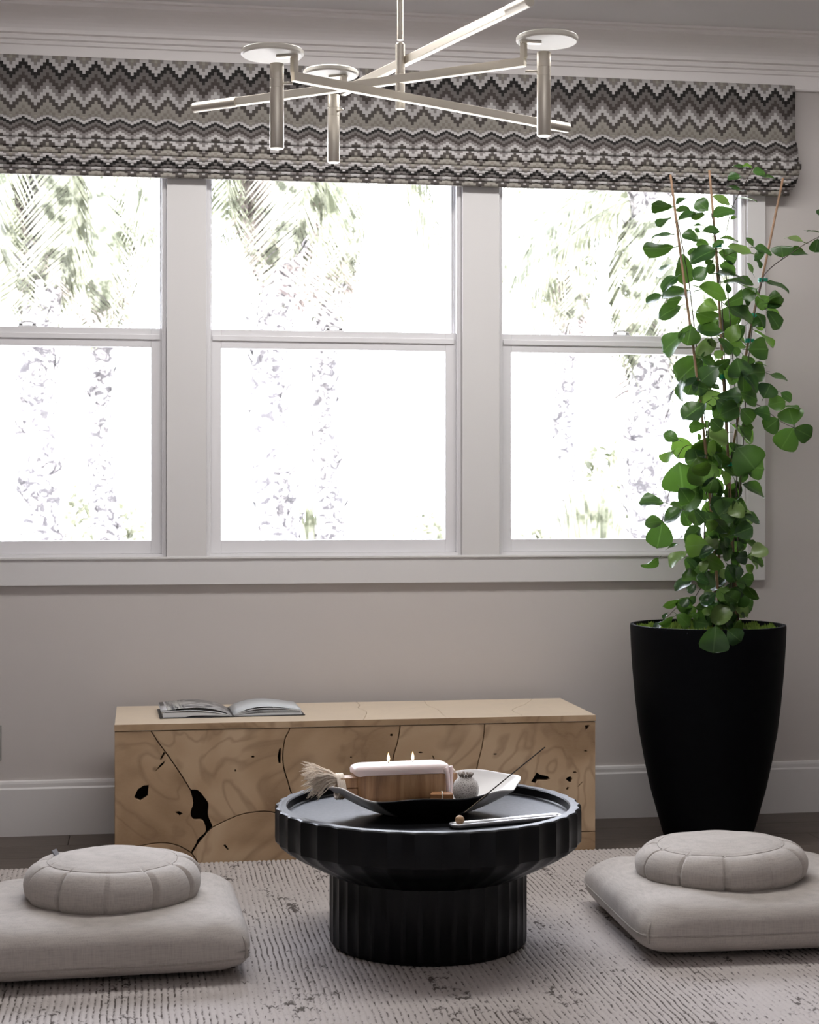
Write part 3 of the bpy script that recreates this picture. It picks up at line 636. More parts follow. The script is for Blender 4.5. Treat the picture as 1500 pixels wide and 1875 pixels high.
MB().tube([(0.128, -0.030, 0.075), (0.1315, -0.030, 0.055), (0.1315, -0.030, 0.025), (0.129, -0.030, 0.006)], [0.008, 0.006, 0.005, 0.006], 10).build('wax_drip', M['wax'], cd, smooth=True)
for sx, ln, yo in ((-1, 0.040, -0.010), (1, 0.026, 0.0)):
    xa, xb = sorted((sx * (hw - 0.006), sx * (hw + ln)))
    for z0, z1 in ((0.012, 0.0335), (0.0345, 0.058)): MB().box((xa, yo - 0.024, z0), (xb, yo + 0.024, z1)).build('handle', M['cwood'], cd, bevel=0.003)
for wx_ in (-0.030, 0.036):
    wk = MB().tube([(wx_, 0.002, 0.083), (wx_ + 0.001, 0.002, 0.0895)], 0.0011, 6).build('wick', M['dark_bit'], cd)
    MB().lathe([(0.0004, 0.0), (0.0028, 0.003), (0.0040, 0.007), (0.0032, 0.012), (0.0016, 0.017), (0.0003, 0.0215)], 12, (wx_, 0.002, 0.0865)).build('flame', M['flame'], wk, smooth=True)
cd.scale = (1, 1, 1.13)
# rope loops and the frayed tassel
rp = MB()
for k in range(4):
    x = -hw - 0.030 - k * 0.0048
    rp.tube([(x + 0.002 * math.sin(j), -0.010 + 0.029 * math.cos(j * 2 * PI / 14), 0.036 + 0.027 * math.sin(j * 2 * PI / 14)) for j in range(15)], 0.0040, 6)
rp.build('rope_wrap', M['rope'], cd, smooth=True)
rp = MB()
for k in range(12): rp.tube([(hw + 0.012 + 0.004 * math.cos(k * 1.3), 0.02 * math.cos(k * 0.6), 0.062 + 0.006 * math.sin(k * 2.1)), (hw + 0.02, 0.02 * math.cos(k * 0.6 + 0.5), 0.060)], 0.003, 5)
rp.build('rope_knot', M['rope'], cd, smooth=True)
ts = MB()
for k in range(420):
    cl = random.Random(k % 23); a, b = cl.uniform(-1, 1) + random.gauss(0, 0.16), cl.uniform(-0.35, 1) + random.gauss(0, 0.16)
    p0 = Vector((-hw - 0.046, -0.010 + 0.013 * a, 0.050 + 0.010 * b)); ln = (0.045 + 0.045 * cl.random()) * random.uniform(0.75, 1.1)
    dv = Vector((-1, 0.55 * a, 0.20 + 0.42 * b)); pts = [p0]; sag = random.uniform(0.5, 1.3)
    for q in range(1, 6):
        t = q / 5; pts.append(p0 + dv * (ln * t) + Vector((0, 0, -0.030 * sag * t * t)) + Vector((0, random.gauss(0, 0.0022), random.gauss(0, 0.0022))) * t)
    ts.tube(pts, [0.0017, 0.0017, 0.0015, 0.0013, 0.0010, 0.0006], 4)
t_ = ts.build('rope_tassel', M['rope'], cd); t_['kind'] = 'stuff'

# ------------------------------------------------------------------ poppy pod, palo santo, incense
pc = at_depth(853, 1436, 4.37)
def speckle():
    m = NT('speckled_stone'); f = m.noise(m.coord(), 420, 2); 
    return m.fin(m.ramp(f, [(0.36, (0.16, 0.14, 0.13)), (0.47, (0.66, 0.63, 0.60))]), 0.8)
M['speck'] = speckle()
pod = thing('speckled_pod', 'round speckled grey poppy pod with a frilled crown in the bowl', 'pod', (pc.x, pc.y, TZ + 0.040))
prof_ = [(0.004, 0.0), (0.018, 0.002), (0.0285, 0.011), (0.0345, 0.026), (0.0345, 0.038), (0.030, 0.052), (0.021, 0.062), (0.0145, 0.066), (0.014, 0.069)]
MB().lathe(prof_, 40).build('body', M['speck'], pod, smooth=True)
cr = MB()
for k in range(11):
    a = 2 * PI * k / 11; p = Vector((0.0125 * math.cos(a), 0.0125 * math.sin(a), 0.066)); q = Vector((0.0205 * math.cos(a), 0.0205 * math.sin(a), 0.0745 + 0.0015 * math.sin(k * 3)))
    cr.tube([p, (p + q) / 2 + Vector((0, 0, 0.003)), q], [0.0035, 0.0038, 0.0022], 6)
cr.build('crown', simple('pod_crown', (0.26, 0.22, 0.19), 0.8, var=0.4, scale=90), pod, smooth=True)
ps = at_depth(809, 1459, 4.37)
M['palo'] = simple('orange_brown_wood', (0.34, 0.155, 0.055), 0.6, var=0.3, scale=40)
pb = thing('incense_wood_bundle', 'small bundle of orange brown wood sticks tied with white string in front of the candle', 'wood bundle', (ps.x, ps.y, TZ + 0.036), math.radians(-9))
for k, (dy, dz, l) in enumerate(((-0.007, 0.008, 0.058), (0.010, 0.009, 0.052), (-0.006, -0.0005, 0.050), (0.009, 0.0, 0.055))): MB().box((-l / 2, dy - 0.008, dz), (l / 2, dy + 0.008, dz + 0.0085 + 0.0105 * (dz > 0.005))).build('stick', M['palo'], pb, bevel=0.0015)
st = MB(); st.tube([(0.001 + 0.001 * math.sin(j * 2), 0.001 + 0.0185 * (1 if abs(math.cos(j * PI / 8)) > 0.4 else abs(math.cos(j * PI / 8)) / 0.4) * (1 if math.cos(j * PI / 8) > 0 else -1), 0.0135 + 0.0150 * max(-1, min(1, 1.6 * math.sin(j * PI / 8)))) for j in range(17)], 0.0018, 6)
st.build('string', simple('white_string', (0.75, 0.70, 0.62), 0.9), pb, smooth=True)
ia = at_z(838, 1511, TZ + 0.006); ib = at_z(1016, 1494, TZ + 0.008); ax = (ib - ia); ang = math.atan2(ax.y, ax.x); ln = math.hypot(ax.x, ax.y)
M['plate'] = simple('pale_glazed_dish', (0.60, 0.61, 0.65), 0.18, 0.6, var=0.03)
ih = thing('incense_holder', 'long narrow pale incense dish with a round bead lying on the table', 'incense holder', (ia.x, ia.y, TZ + 0.0004), ang)
wI = 0.021
def stadium(w, l0, l1, n=10): return [(l0 + w * math.cos(PI / 2 + PI * k / n), w * math.sin(PI / 2 + PI * k / n)) for k in range(n + 1)] + [(l1 + w * math.cos(-PI / 2 + PI * k / n), w * math.sin(-PI / 2 + PI * k / n)) for k in range(n + 1)]
secs = [(stadium(wI - 0.004, 0.0, ln), 0.0), (stadium(wI, 0, ln), 0.006), (stadium(wI, 0, ln), 0.0105), (stadium(wI - 0.002, 0, ln), 0.0115), (stadium(wI - 0.0045, 0, ln), 0.0105), (stadium(wI - 0.008, 0, ln), 0.0065)]
loft(MB(), secs).build('dish', M['plate'], ih, smooth=True, bevel=0)
bead = MB().lathe([(0.0005, 0.0)] + [(0.0118 * math.sin(t), 0.0118 - 0.0118 * math.cos(t)) for t in [PI * k / 14 for k in range(1, 14)]] + [(0.0005, 0.0236)], 20, (0.006, 0.0, 0.0066)).build('bead', simple('cork_bead', (0.48, 0.30, 0.16), 0.35, var=0.5, scale=120), ih, smooth=True)
sb = at_depth(850, 1488, 4.285); se = at_depth(998, 1368, 4.36)
isk = thing('incense_stick', 'thin dark incense stick slanting up from the bead on the incense dish', 'incense stick', sb)
e = se - sb; mid = e * 0.27
MB().tube([(0, 0, 0), mid], 0.0008, 6).build('bare_end', simple('bare_bamboo', (0.28, 0.22, 0.16), 0.7), isk)
MB().tube([mid, e], 0.0016, 8).build('coated_end', simple('dark_incense', (0.02, 0.014, 0.012), 0.8), isk)

# ------------------------------------------------------------------ cushions
def zabuton(name, label, c, hx, hy, ht, rz, dent, seam_z):
    na, ns = 200, 56; A = np.linspace(0, 2 * PI, na, endpoint=False)
    n = 15.0; rad = (np.abs(np.cos(A)) ** n + np.abs(np.sin(A)) ** n) ** (-1 / n)
    S = np.linspace(0, PI, ns); nn = 0.46
    rr_ = np.sin(S) ** nn; zz = -np.sign(np.cos(S)) * np.abs(np.cos(S)) ** 0.62
    # keep the middle of top and bottom covered
    P = np.zeros((ns, na, 3))
    for i in range(ns):
        bul = 1 + 0.0 * zz[i]
        P[i, :, 0] = hx * rad * np.cos(A) * rr_[i] * bul; P[i, :, 1] = hy * rad * np.sin(A) * rr_[i] * bul
        P[i, :, 2] = ht / 2 + ht / 2 * zz[i]
    qx, qy = P[:, :, 0] / hx, P[:, :, 1] / hy
    edge = np.clip(1 - np.maximum(np.abs(qx), np.abs(qy)), 0, 1)
    top = P[:, :, 2] > ht * 0.5
    corner = np.clip(np.abs(qx * qy) - 0.62, 0, 1)
    P[:, :, 2] = np.where(top, P[:, :, 2] - corner * 0.055, P[:, :, 2] + corner * 0.012)
    dd = np.hypot(P[:, :, 0] - dent[0], P[:, :, 1] - dent[1]); k = np.clip(1 - dd / 0.30, 0, 1)
    P[:, :, 2] -= np.where(top, 0.016 * k ** 0.8, 0) * 1.0
    # creases and lumps
    for i in range(ns):
        for j in range(na):
            x, y, z = P[i, j]; v = noise.noise(Vector((x * 7 + c[0] * 5, y * 7, z * 9))); w = noise.noise(Vector((x * 26 + c[0] * 9, y * 26, z * 6 + 4)))
            s_ = 1 + 0.010 * v + 0.004 * w
            P[i, j, 0] *= s_; P[i, j, 1] *= s_
            if z > 0.02: P[i, j, 2] += 0.004 * v + 0.0015 * w
    P[:, :, 2] = np.maximum(P[:, :, 2], 0.0)
    t = thing(name, label, 'cushion', (c[0], c[1], RUGZ), rz, 'square floor cushions')
    link('cover', grid_mesh('cover', P, M['linen'], closed_v=True), t)
    # stitched seam round the side and the tucked corners
    i_ = int(np.argmin(np.abs(P[:, na // 8 * 2, 2] - seam_z)))
    sm = MB(); loop = [tuple(P[i_, j % na] * np.array([1.002, 1.002, 1])) for j in range(0, na + 1, 2)]
    sm.tube(loop, 0.0022, 5, cap=False); sm.build('seam', M['linen_seam'], t, smooth=True)
    for q in range(4):
        j0 = na // 8 + q * na // 4
        pts = [tuple(P[i, j0] * np.array([1.003, 1.003, 1])) for i in range(int(ns * 0.44), int(ns * 0.63), 2)]
        MB().tube(pts, [0.0035] * (len(pts) - 1) + [0.001], 6).build('corner_tuck', M['linen_seam'], t, smooth=True)
    return t, P
def zafu(name, label, c, R, ht, rz, npl, tagged, tilt=(0, 0)):
    na, ns = 468, 56; A = np.linspace(0, 2 * PI, na, endpoint=False); P = np.zeros((ns, na, 3))
    S = np.linspace(0, 1, ns); rs = R * 0.735
    ph = (A / (2 * PI) * npl) % 1.0; pid = np.floor(A / (2 * PI) * npl)
    gath = np.where(ph < 0.13, (ph / 0.13), 1 - 0.26 * (np.clip(ph - 0.13, 0, 1) / 0.87) ** 2.2)      # sharp pleat fold
    gath = np.clip(gath, 0, 1); irr = 0.45 + 0.85 * np.abs(np.sin(pid * 2.7 + 0.5))
    for i, s in enumerate(S):
        if s < 0.12: r = R * 0.80 * (s / 0.12); z = 0.0; pl = 0
        elif s < 0.62:
            t = (s - 0.12) / 0.50; a = -PI / 2 + t * (PI * 0.945)
            r = R * (0.80 + 0.20 * max(0, math.cos(a)) ** 0.8 if a < 0 else 0.68 + 0.32 * max(0, math.cos(a)) ** 0.8); z = ht * 0.43 * (1 + math.sin(a)); pl = math.sin(min(1, t * 1.05) * PI) ** 0.7 * 0.9 + (0.25 if t > 0.6 else 0)
        else:
            t = (s - 0.62) / 0.38; z0 = ht * 0.43 * (1 + math.sin(PI * 0.445)); r0 = R * (0.68 + 0.32 * math.cos(PI * 0.445) ** 0.8)
            r = r0 * (1 - t); z = z0 + (ht - z0) * (1 - (1 - t) ** 2.2); pl = max(0, 0.25 * (1 - t * 6))
        rr_ = r - (1 - gath) * 0.021 * pl * irr
        P[i, :, 0] = rr_ * np.cos(A); P[i, :, 1] = rr_ * np.sin(A); P[i, :, 2] = z - (1 - gath) * 0.009 * pl * irr * (1 if z > 0.02 else 0)
    # stitched ring of the top panel
    rad = np.hypot(P[:, :, 0], P[:, :, 1]); topm = P[:, :, 2] > ht * 0.6
    P[:, :, 2] -= np.where(topm, 0.0035 * np.exp(-((rad - rs) / 0.005) ** 2), 0)
    for i in range(ns):
        for j in range(na):
            x, y, z = P[i, j]; v = noise.noise(Vector((x * 9 + c[0] * 7, y * 9 + 3, z * 9))); s_ = 1 + 0.012 * v
            P[i, j] = (x * s_, y * s_, z + (0.005 * v if z > 0.02 else 0))
    P[:, :, 2] = np.maximum(P[:, :, 2], 0)
    t = thing(name, label, 'cushion', c, rz, 'round meditation cushions'); t.rotation_euler = (tilt[0], tilt[1], rz)
    link('cover', grid_mesh('cover', P, M['linen'], closed_v=True), t)
    lp = []
    i0 = int(ns * 0.62)
    for j in range(0, na + 1, 3):
        col = P[i0 - 6:, j % na]; rr2 = np.hypot(col[:, 0], col[:, 1]); k = int(np.argmin(np.abs(rr2 - rs))); lp.append(tuple(col[k] + np.array([0, 0, 0.0006])))
    MB().tube(lp, 0.0011, 4, cap=False).build('seam', M['linen_seam'], t, smooth=True)
    if tagged:
        a = math.radians(152) - rz; i1 = int(ns * 0.62) - 2; q = P[i0 + 1, int((a % (2 * PI)) / (2 * PI) * na) % na]
        g = MB().box((-0.011, -0.002, -0.002), (0.011, 0.002, 0.017)).build('label_tag', M['tag'], t, bevel=0.001, loc=tuple(q * 1.0)); g.rotation_euler = (math.radians(-35), 0, a - PI / 2)
    return t
zl_c = (-0.085, -1.615); zr_c = (1.610, -1.615)
zabuton('floor_cushion', 'square linen floor cushion at the left under the tagged round cushion', zl_c, 0.340, 0.325, 0.148, math.radians(2), (0.0, 0.02), 0.045)
zabuton('floor_cushion', 'square linen floor cushion at the right in front of the black planter', zr_c, 0.372, 0.345, 0.148, math.radians(-1.5), (0.0, -0.01), 0.062)
zafu('meditation_cushion', 'round pleated linen cushion with a small grey tag on the left floor cushion', (-0.073, -1.580, RUGZ + 0.124), 0.228, 0.124, math.radians(3), 11, True)
zafu('meditation_cushion', 'round pleated linen cushion without a tag on the right floor cushion', (1.560, -1.590, RUGZ + 0.126), 0.234, 0.112, math.radians(24), 11, False, (math.radians(-1.5), math.radians(-1.5)))

# ------------------------------------------------------------------ planter and climbing plant
PC = Vector((1.930, -0.402, 0)); PT = 0.735
pl = thing('potted_plant', 'tall tapered black planter with a leafy green plant on cane stakes at the right', 'plant', PC)
out = [(0.146, 0.0), (0.151, 0.006), (0.172, 0.08), (0.197, 0.17), (0.218, 0.27), (0.236, 0.37), (0.248, 0.47), (0.258, 0.58), (0.263, 0.66), (0.266, 0.728), (0.265, 0.735)]
inn = [(0.253, 0.735), (0.251, 0.730), (0.249, 0.690), (0.002, 0.690)]
o = MB().lathe(out + inn, 96, close=True).build('pot', M['pot'], pl); smooth_angle(o, 50)
mm = np.zeros((28, 90, 3)); ms = np.linspace(0.02, 1, 28); ma = np.linspace(0, 2 * PI, 90, endpoint=False)
for i, s in enumerate(ms):
    for j, a in enumerate(ma):
        x, y = 0.246 * s * math.cos(a), 0.246 * s * math.sin(a); mm[i, j] = (x, y, 0.706 + 0.012 * (1 - s) + 0.016 * noise.noise(Vector((x * 22, y * 22, 0))) + 0.007 * noise.noise(Vector((x * 75, y * 75, 3))))
link('soil', grid_mesh('soil', mm, M['soil'], closed_v=True), pl)
mo = MB()
for k in range(2600):
    a = random.uniform(0, 2 * PI); r = 0.242 * math.sqrt(random.random()); x, y = r * math.cos(a), r * math.sin(a)
    if noise.noise(Vector((x * 7, y * 7, 9))) < -0.18: continue
    z = 0.708 + 0.016 * noise.noise(Vector((x * 22, y * 22, 0))); q = random.uniform(0.004, 0.010); b = random.uniform(0, 2 * PI)
    mo.add([(x, y, z + 0.014 + random.uniform(0, 0.010)), (x + q * math.cos(b), y + q * math.sin(b), z), (x + q * math.cos(b + 2.1), y + q * math.sin(b + 2.1), z), (x + q * math.cos(b + 4.2), y + q * math.sin(b + 4.2), z)], [(0, 1, 2), (0, 2, 3), (0, 3, 1)])
o = mo.build('moss', M['moss'], pl); o['kind'] = 'stuff'
PD = 5.84
def pp(px, py, d=PD): return at_depth(px, py, d) - PC
def poly_tube(name, pts, r, mat, ds=None, n=8):
    ds = ds or [PD] * len(pts); P3 = smooth_line([pp(x, y, d) for (x, y), d in zip(pts, ds)], 4)
    rad = [r[0] + (r[1] - r[0]) * k / (len(P3) - 1) for k in range(len(P3))] if isinstance(r, tuple) else r
    return MB().tube(P3, rad, n).build(name, mat, pl, smooth=True)
poly_tube('cane', [(1320, 1152), (1308, 1000), (1290, 800), (1270, 640), (1247, 470), (1228, 320)], (0.0058, 0.0042), M['cane'], [5.80, 5.80, 5.79, 5.79, 5.80, 5.80])
poly_tube('cane', [(1352, 1152), (1342, 1000), (1334, 850), (1325, 700), (1312, 470), (1299, 312)], (0.0064, 0.0042), M['cane'], [5.83, 5.83, 5.82, 5.82, 5.82, 5.83])
poly_tube('cane', [(1302, 1152), (1330, 900), (1352, 760), (1371, 620), (1400, 490), (1434, 326)], (0.0058, 0.0042), M['cane'], [5.90, 5.90, 5.88, 5.87, 5.86, 5.86])
stems = [([(1318, 1140), (1312, 1050), (1304, 900), (1290, 760), (1276, 640), (1262, 520), (1244, 420), (1234, 378)], 0.0028), ([(1345, 1140), (1338, 980), (1334, 830), (1328, 690), (1322, 560), (1312, 450), (1303, 390)], 0.0030),
         ([(1330, 1140), (1345, 980), (1350, 820), (1345, 700), (1335, 560), (1325, 450), (1328, 435), (1341, 380), (1362, 340), (1379, 308)], 0.0022), ([(1300, 1140), (1290, 1000), (1296, 860), (1300, 700), (1305, 560), (1306, 470)], 0.0030),
         ([(1352, 1140), (1352, 950), (1362, 800), (1368, 690), (1378, 600), (1394, 520), (1410, 492), (1452, 462), (1476, 446), (1512, 428)], 0.0022), ([(1368, 740), (1390, 742), (1409, 756), (1432, 773), (1454, 783)], 0.0017),
         ([(1296, 820), (1262, 815), (1244, 832), (1229, 890), (1216, 934), (1213, 955)], 0.0016), ([(1295, 985), (1270, 1000), (1245, 1016), (1222, 1020), (1210, 1022)], 0.0014),
         ([(1300, 1040), (1275, 1090), (1245, 1108), (1222, 1130)], 0.0016), ([(1375, 690), (1392, 683), (1410, 680)], 0.0012), ([(1345, 900), (1352, 885), (1370, 884)], 0.0012), ([(1325, 470), (1350, 460), (1380, 452)], 0.0013)]
for p_, r in stems: poly_tube('stem', p_, (r, r * 0.55), M['stem'], [PD - 0.02] * len(p_), 6)
for px, py, d in ((1394, 513, 5.86), (1380, 578, 5.865), (1369, 624, 5.87), (1322, 690, 5.82), (1334, 850, 5.82), (1310, 450, 5.82)):
    p = pp(px, py, d); MB().lathe([(0.0105, -0.007), (0.0115, 0.0), (0.0105, 0.007)], 12, p, close=True).build('plant_tie', M['tie'], pl)
    MB().box((p.x + 0.004, p.y - 0.012, p.z - 0.006), (p.x + 0.020, p.y - 0.0105, p.z + 0.006)).build('plant_tie', M['tie'], pl)
# leaf blades: base at the origin, length 1 along +Y, width about 0.9
def leaf_mesh(k):
    rs_ = random.Random(k); wide = [(0.0, 0.015), (0.05, 0.07), (0.16, 0.22), (0.32, 0.36), (0.50, 0.45), (0.66, 0.47), (0.80, 0.42), (0.91, 0.29), (0.975, 0.14), (1.0, 0.03)]
    if k % 3 == 1: wide = [(0.0, 0.015), (0.05, 0.09), (0.15, 0.23), (0.32, 0.36), (0.52, 0.45), (0.70, 0.485), (0.84, 0.45), (0.93, 0.34), (0.985, 0.17), (1.0, 0.03)]
    if k % 3 == 2: wide = [(0.0, 0.015), (0.05, 0.12), (0.16, 0.30), (0.32, 0.43), (0.5, 0.46), (0.66, 0.42), (0.8, 0.33), (0.9, 0.22), (0.97, 0.10), (1.0, 0.02)]
    cup, droop, tw = rs_.uniform(0.08, 0.42), rs_.uniform(0.02, 0.28), rs_.uniform(-0.2, 0.2); nx = 7; P = np.zeros((len(wide), nx, 3)); uv = np.zeros((len(wide), nx, 2))
    for i, (t, w) in enumerate(wide):
        for j in range(nx):
            s = j / (nx - 1) * 2 - 1; x = s * w
            P[i, j] = (x, t - 0.03 * abs(s) * (t > 0.9), cup * x * x * 1.6 + 0.05 * math.sin(t * 7 + s * 2 + k) * abs(s) - droop * t * t + tw * x * t); uv[i, j] = (s * 0.5 * (0.2 + w) + 0.5, t)
    me = grid_mesh('leaf', P, M['leaf'], uv=uv)
    bm = bmesh.new(); bm.from_mesh(me); n0 = Vector((0, 0, 1))
    # short stalk
    ret = bmesh.ops.create_cone(bm, cap_ends=False, segments=5, radius1=0.012, radius2=0.016, depth=0.22, matrix=Matrix.Translation((0, -0.10, 0.01)) @ Matrix.Rotation(-PI / 2, 4, 'X'))
    bm.to_mesh(me); bm.free(); me.shade_smooth(); return me
LM = [leaf_mesh(k) for k in range(12)]
A_ = "310,390,165,395,35;335,380,420,308,25;335,415,440,415,45;365,500,490,420,40;305,478,190,515,30;330,615,165,622,20;320,715,108,745,30;530,665,420,605,62;605,425,520,345,80;580,460,480,465,35;795,385,660,300,42;640,465,780,400,45;780,500,830,465,35;850,320,980,330,18;885,265,775,215,32;870,150,775,140,62;910,75,815,50,35;960,75,900,45,50;965,110,1060,100,60;1030,140,1130,165,32;560,590,690,570,50;560,545,495,530,30;690,650,830,640,30;610,690,520,700,70;640,720,710,660,40;665,740,475,800,50;690,760,825,800,68;395,775,425,985,58;600,880,500,960,70;370,840,200,900,20;355,955,230,1040,40;500,1070,260,1110,38;240,1100,115,1150,38;700,860,815,900,60;670,930,880,920,20;730,1000,940,990,32;530,1040,755,1090,56;960,770,790,705,42;970,710,930,640,55;980,720,1110,740,45;1205,800,1200,715,150;1230,770,1385,745,38;1385,680,1250,625,38;970,940,930,850,38;1080,1000,1260,1035,32;890,1030,1060,1110,32;1090,1140,1185,1100,62;1080,1170,1200,1150,38;1490,650,1475,745,80;1400,585,1500,590,12;740,1180,890,1120,52;1500,460,1495,418,60;540,600,500,570,60;500,720,470,790,80;640,820,590,850,70;650,850,610,920,70;990,810,1040,870,50;1060,760,980,800,60;1000,1050,900,1120,70;1100,1120,1010,1180,80;760,1010,770,1080,60;400,1130,290,1170,40;900,1090,950,1170,60;570,1150,680,1190,50"
B__ = "380,90,215,150,58;665,120,520,110,62;500,140,665,210,42;880,150,655,240,52;760,90,945,205,45;470,240,440,385,90;740,300,530,270,50;420,310,245,410,50;670,390,515,460,52;690,350,790,450,50;910,400,820,310,38;910,420,790,380,52;920,440,1095,430,76;980,290,1120,395,32;1060,270,1030,150,45;1075,110,1190,170,50;1080,130,1180,250,62;1080,110,1180,60,50;960,250,1050,200,70;570,510,375,660,60;540,500,690,540,52;690,580,560,670,70;500,660,440,790,60;410,675,365,830,25;780,520,680,590,60;720,590,800,700,48;835,510,870,650,100;860,520,950,580,42;830,660,960,780,50;900,650,1010,750,50;620,760,640,915,120;880,860,720,890,65;860,790,1015,830,72;820,740,900,880,42;590,870,410,980,55;480,1050,520,980,42;640,900,800,1000,52;870,920,960,1010,80;970,940,1100,960,62;1050,835,1100,735,110;1090,890,1225,850,72;1190,790,1275,840,65;1230,900,1330,910,25;1295,1050,1265,920,115;1175,1000,1080,1080,90;1290,1075,1210,1225,90;1300,1075,1430,1140,80;1100,640,1230,680,34;1070,570,995,535,16;372,1175,260,1120,60;800,1050,960,1160,42;600,1155,590,1285,140;770,1110,610,1110,60;840,230,780,360,60;900,250,790,340,70;880,480,950,590,60;560,640,640,720,70;700,760,640,730,60;620,1000,700,1080,70;590,1010,600,1070,70;740,470,660,480,60;800,420,850,480,70;930,130,860,100,60;980,200,1050,270,70;690,680,740,700,40;890,1020,950,1090,50;760,640,830,700,70;940,580,900,540,60"
C__ = "540,180,370,180,72;620,95,640,270,120;650,70,800,100,62;370,200,280,275,38;415,290,450,515,105;560,250,620,450,90;420,500,500,610,80;610,480,460,650,52;285,620,120,590,48;340,630,450,660,48;450,680,300,740,48;440,680,500,790,75;280,770,150,770,60;280,770,245,965,80;690,390,660,580,72;700,410,760,580,45;720,560,720,740,105;580,660,540,790,62;700,750,780,860,52;590,820,470,930,45;590,870,500,970,80;610,860,720,930,90;810,870,970,860,76;880,170,1000,320,105;770,300,870,380,65;860,320,960,400,55;910,465,1095,530,35;850,580,960,650,36;880,720,1050,750,32;860,800,920,720,75;950,930,1040,960,32;840,190,930,150,32;690,230,760,315,35;890,0,1000,100,45;860,430,930,540,34;760,340,800,460,45;640,760,700,830,80;740,820,800,880,70;540,680,620,760,70;850,600,870,660,60;830,210,870,260,70;700,330,760,400,60;760,560,800,640,50;640,900,700,960,80;780,900,820,970,60;880,930,920,990,60;820,130,870,190,60;560,60,590,110,60"
D__ = "270,205,160,300,40;520,150,370,235,38;350,120,420,70,16;770,130,640,165,50;570,260,660,215,52;520,210,600,280,52;730,200,770,320,48;600,370,720,400,52;560,400,420,450,35;600,440,540,500,55;780,510,660,600,45;950,200,1050,200,85;900,120,780,110,75;880,260,960,380,85;1000,380,1110,400,85;1060,180,1200,230,46;1080,170,1180,265,42;1040,260,1110,320,65;860,460,990,490,42;850,520,975,580,78;1050,450,1130,575,35;990,600,1100,640,75;1000,690,1045,720,55;600,640,730,660,62;750,790,600,770,105;780,805,755,1015,88;800,700,850,810,75;860,700,940,770,85;880,840,990,930,85;450,570,335,645,50;410,720,300,800,42;310,765,225,818,34;420,600,560,640,80;430,700,540,780,65;480,640,580,700,75;700,590,640,560,42;350,690,310,740,34;850,590,930,680,85;700,330,860,390,62;1050,60,1150,95,42;1000,60,1020,140,42;830,30,900,100,42;660,60,790,60,75;540,560,480,620,60;600,540,560,600,60;900,330,1000,300,80;930,150,1000,240,80;700,220,640,300,50;820,300,880,380,60;560,100,620,170,80;960,460,1040,520,70;720,640,680,700,70;560,690,620,740,60;900,600,960,660,70;860,760,930,820,60;500,760,560,800,50;960,420,1060,440,60;680,480,740,540,60"
fr_ = random.Random(11); E_ = []
for k in range(56):      # smaller inner leaves close to the canes, densest low down
    yy = 600 + 545 * fr_.random() ** 0.6; xx = 1325 + fr_.uniform(-46, 50) * (0.75 + 0.25 * (yy > 980)); an = fr_.uniform(0, 2 * PI); ll_ = fr_.uniform(26, 42)
    E_.append('%.0f,%.0f,%.0f,%.0f,%.0f' % (xx, yy, xx + ll_ * math.cos(an), yy + ll_ * math.sin(an) * 0.8 + 6, fr_.uniform(45, 90)))
E_ = ';'.join(E_)
nl = 0
for sx, ox, oy, txt in ((1.0, 0, 0, E_), (4.41, 1160, 290, A_), (4.41, 1160, 540, B__), (4.41, 1150, 780, C__), (4.84, 1150, 980, D__)):
    for q in txt.split(';'):
        bx_, by_, tx_, ty_, w = [float(v) for v in q.split(',')]
        bx_, by_, tx_, ty_ = ox + bx_ / sx, oy + by_ / sx, ox + tx_ / sx, oy + ty_ / sx
        ln_ = math.hypot(tx_ - bx_, ty_ - by_); w = w / 100.0; front_ = (oy == 980 and ty_ > 1160)
        dep = PD + random.uniform(-0.13, 0.05) - (0.0 if bx_ < 1240 or bx_ > 1400 else 0.02)
        if oy == 980 and by_ > 1120: dep = PD - 0.10 + random.uniform(-0.05, 0.05)
        if front_: dep = PD - 0.30
        scale = dep / FPX; wide = 0.93
        a = (RV * ((tx_ - bx_) / ln_) + ZV * (-(ty_ - by_) / ln_))
        ks = random.uniform(-0.30, 0.30) if not front_ else -0.12
        w *= 1.22; ln_ *= 1.14; rho = min(1.0, w / wide)
        axis = (a + FV * ks).normalized(); n0 = (-FV - axis * (-FV).dot(axis)).normalized(); phi = math.acos(rho)
        cand = [Matrix.Rotation(s * phi, 3, axis) @ n0 for s in (1, -1)]; nrm = max(cand, key=lambda v: v.z) if random.random() < 0.85 else min(cand, key=lambda v: v.z)
        xa = axis.cross(nrm).normalized()
        L_ = ln_ * scale * math.sqrt(1 + ks * ks); Wd = L_ * max(1.0, w / wide)
        Mx = Matrix(((xa.x * Wd, axis.x * L_, nrm.x * L_, 0), (xa.y * Wd, axis.y * L_, nrm.y * L_, 0), (xa.z * Wd, axis.z * L_, nrm.z * L_, 0), (0, 0, 0, 1)))
        o = link('leaf', LM[random.randrange(12)] if w < 0.9 else LM[random.choice((0, 1, 3, 4))], pl); o.matrix_local = Matrix.Translation(pp(bx_, by_, dep)) @ Mx
        nl += 1

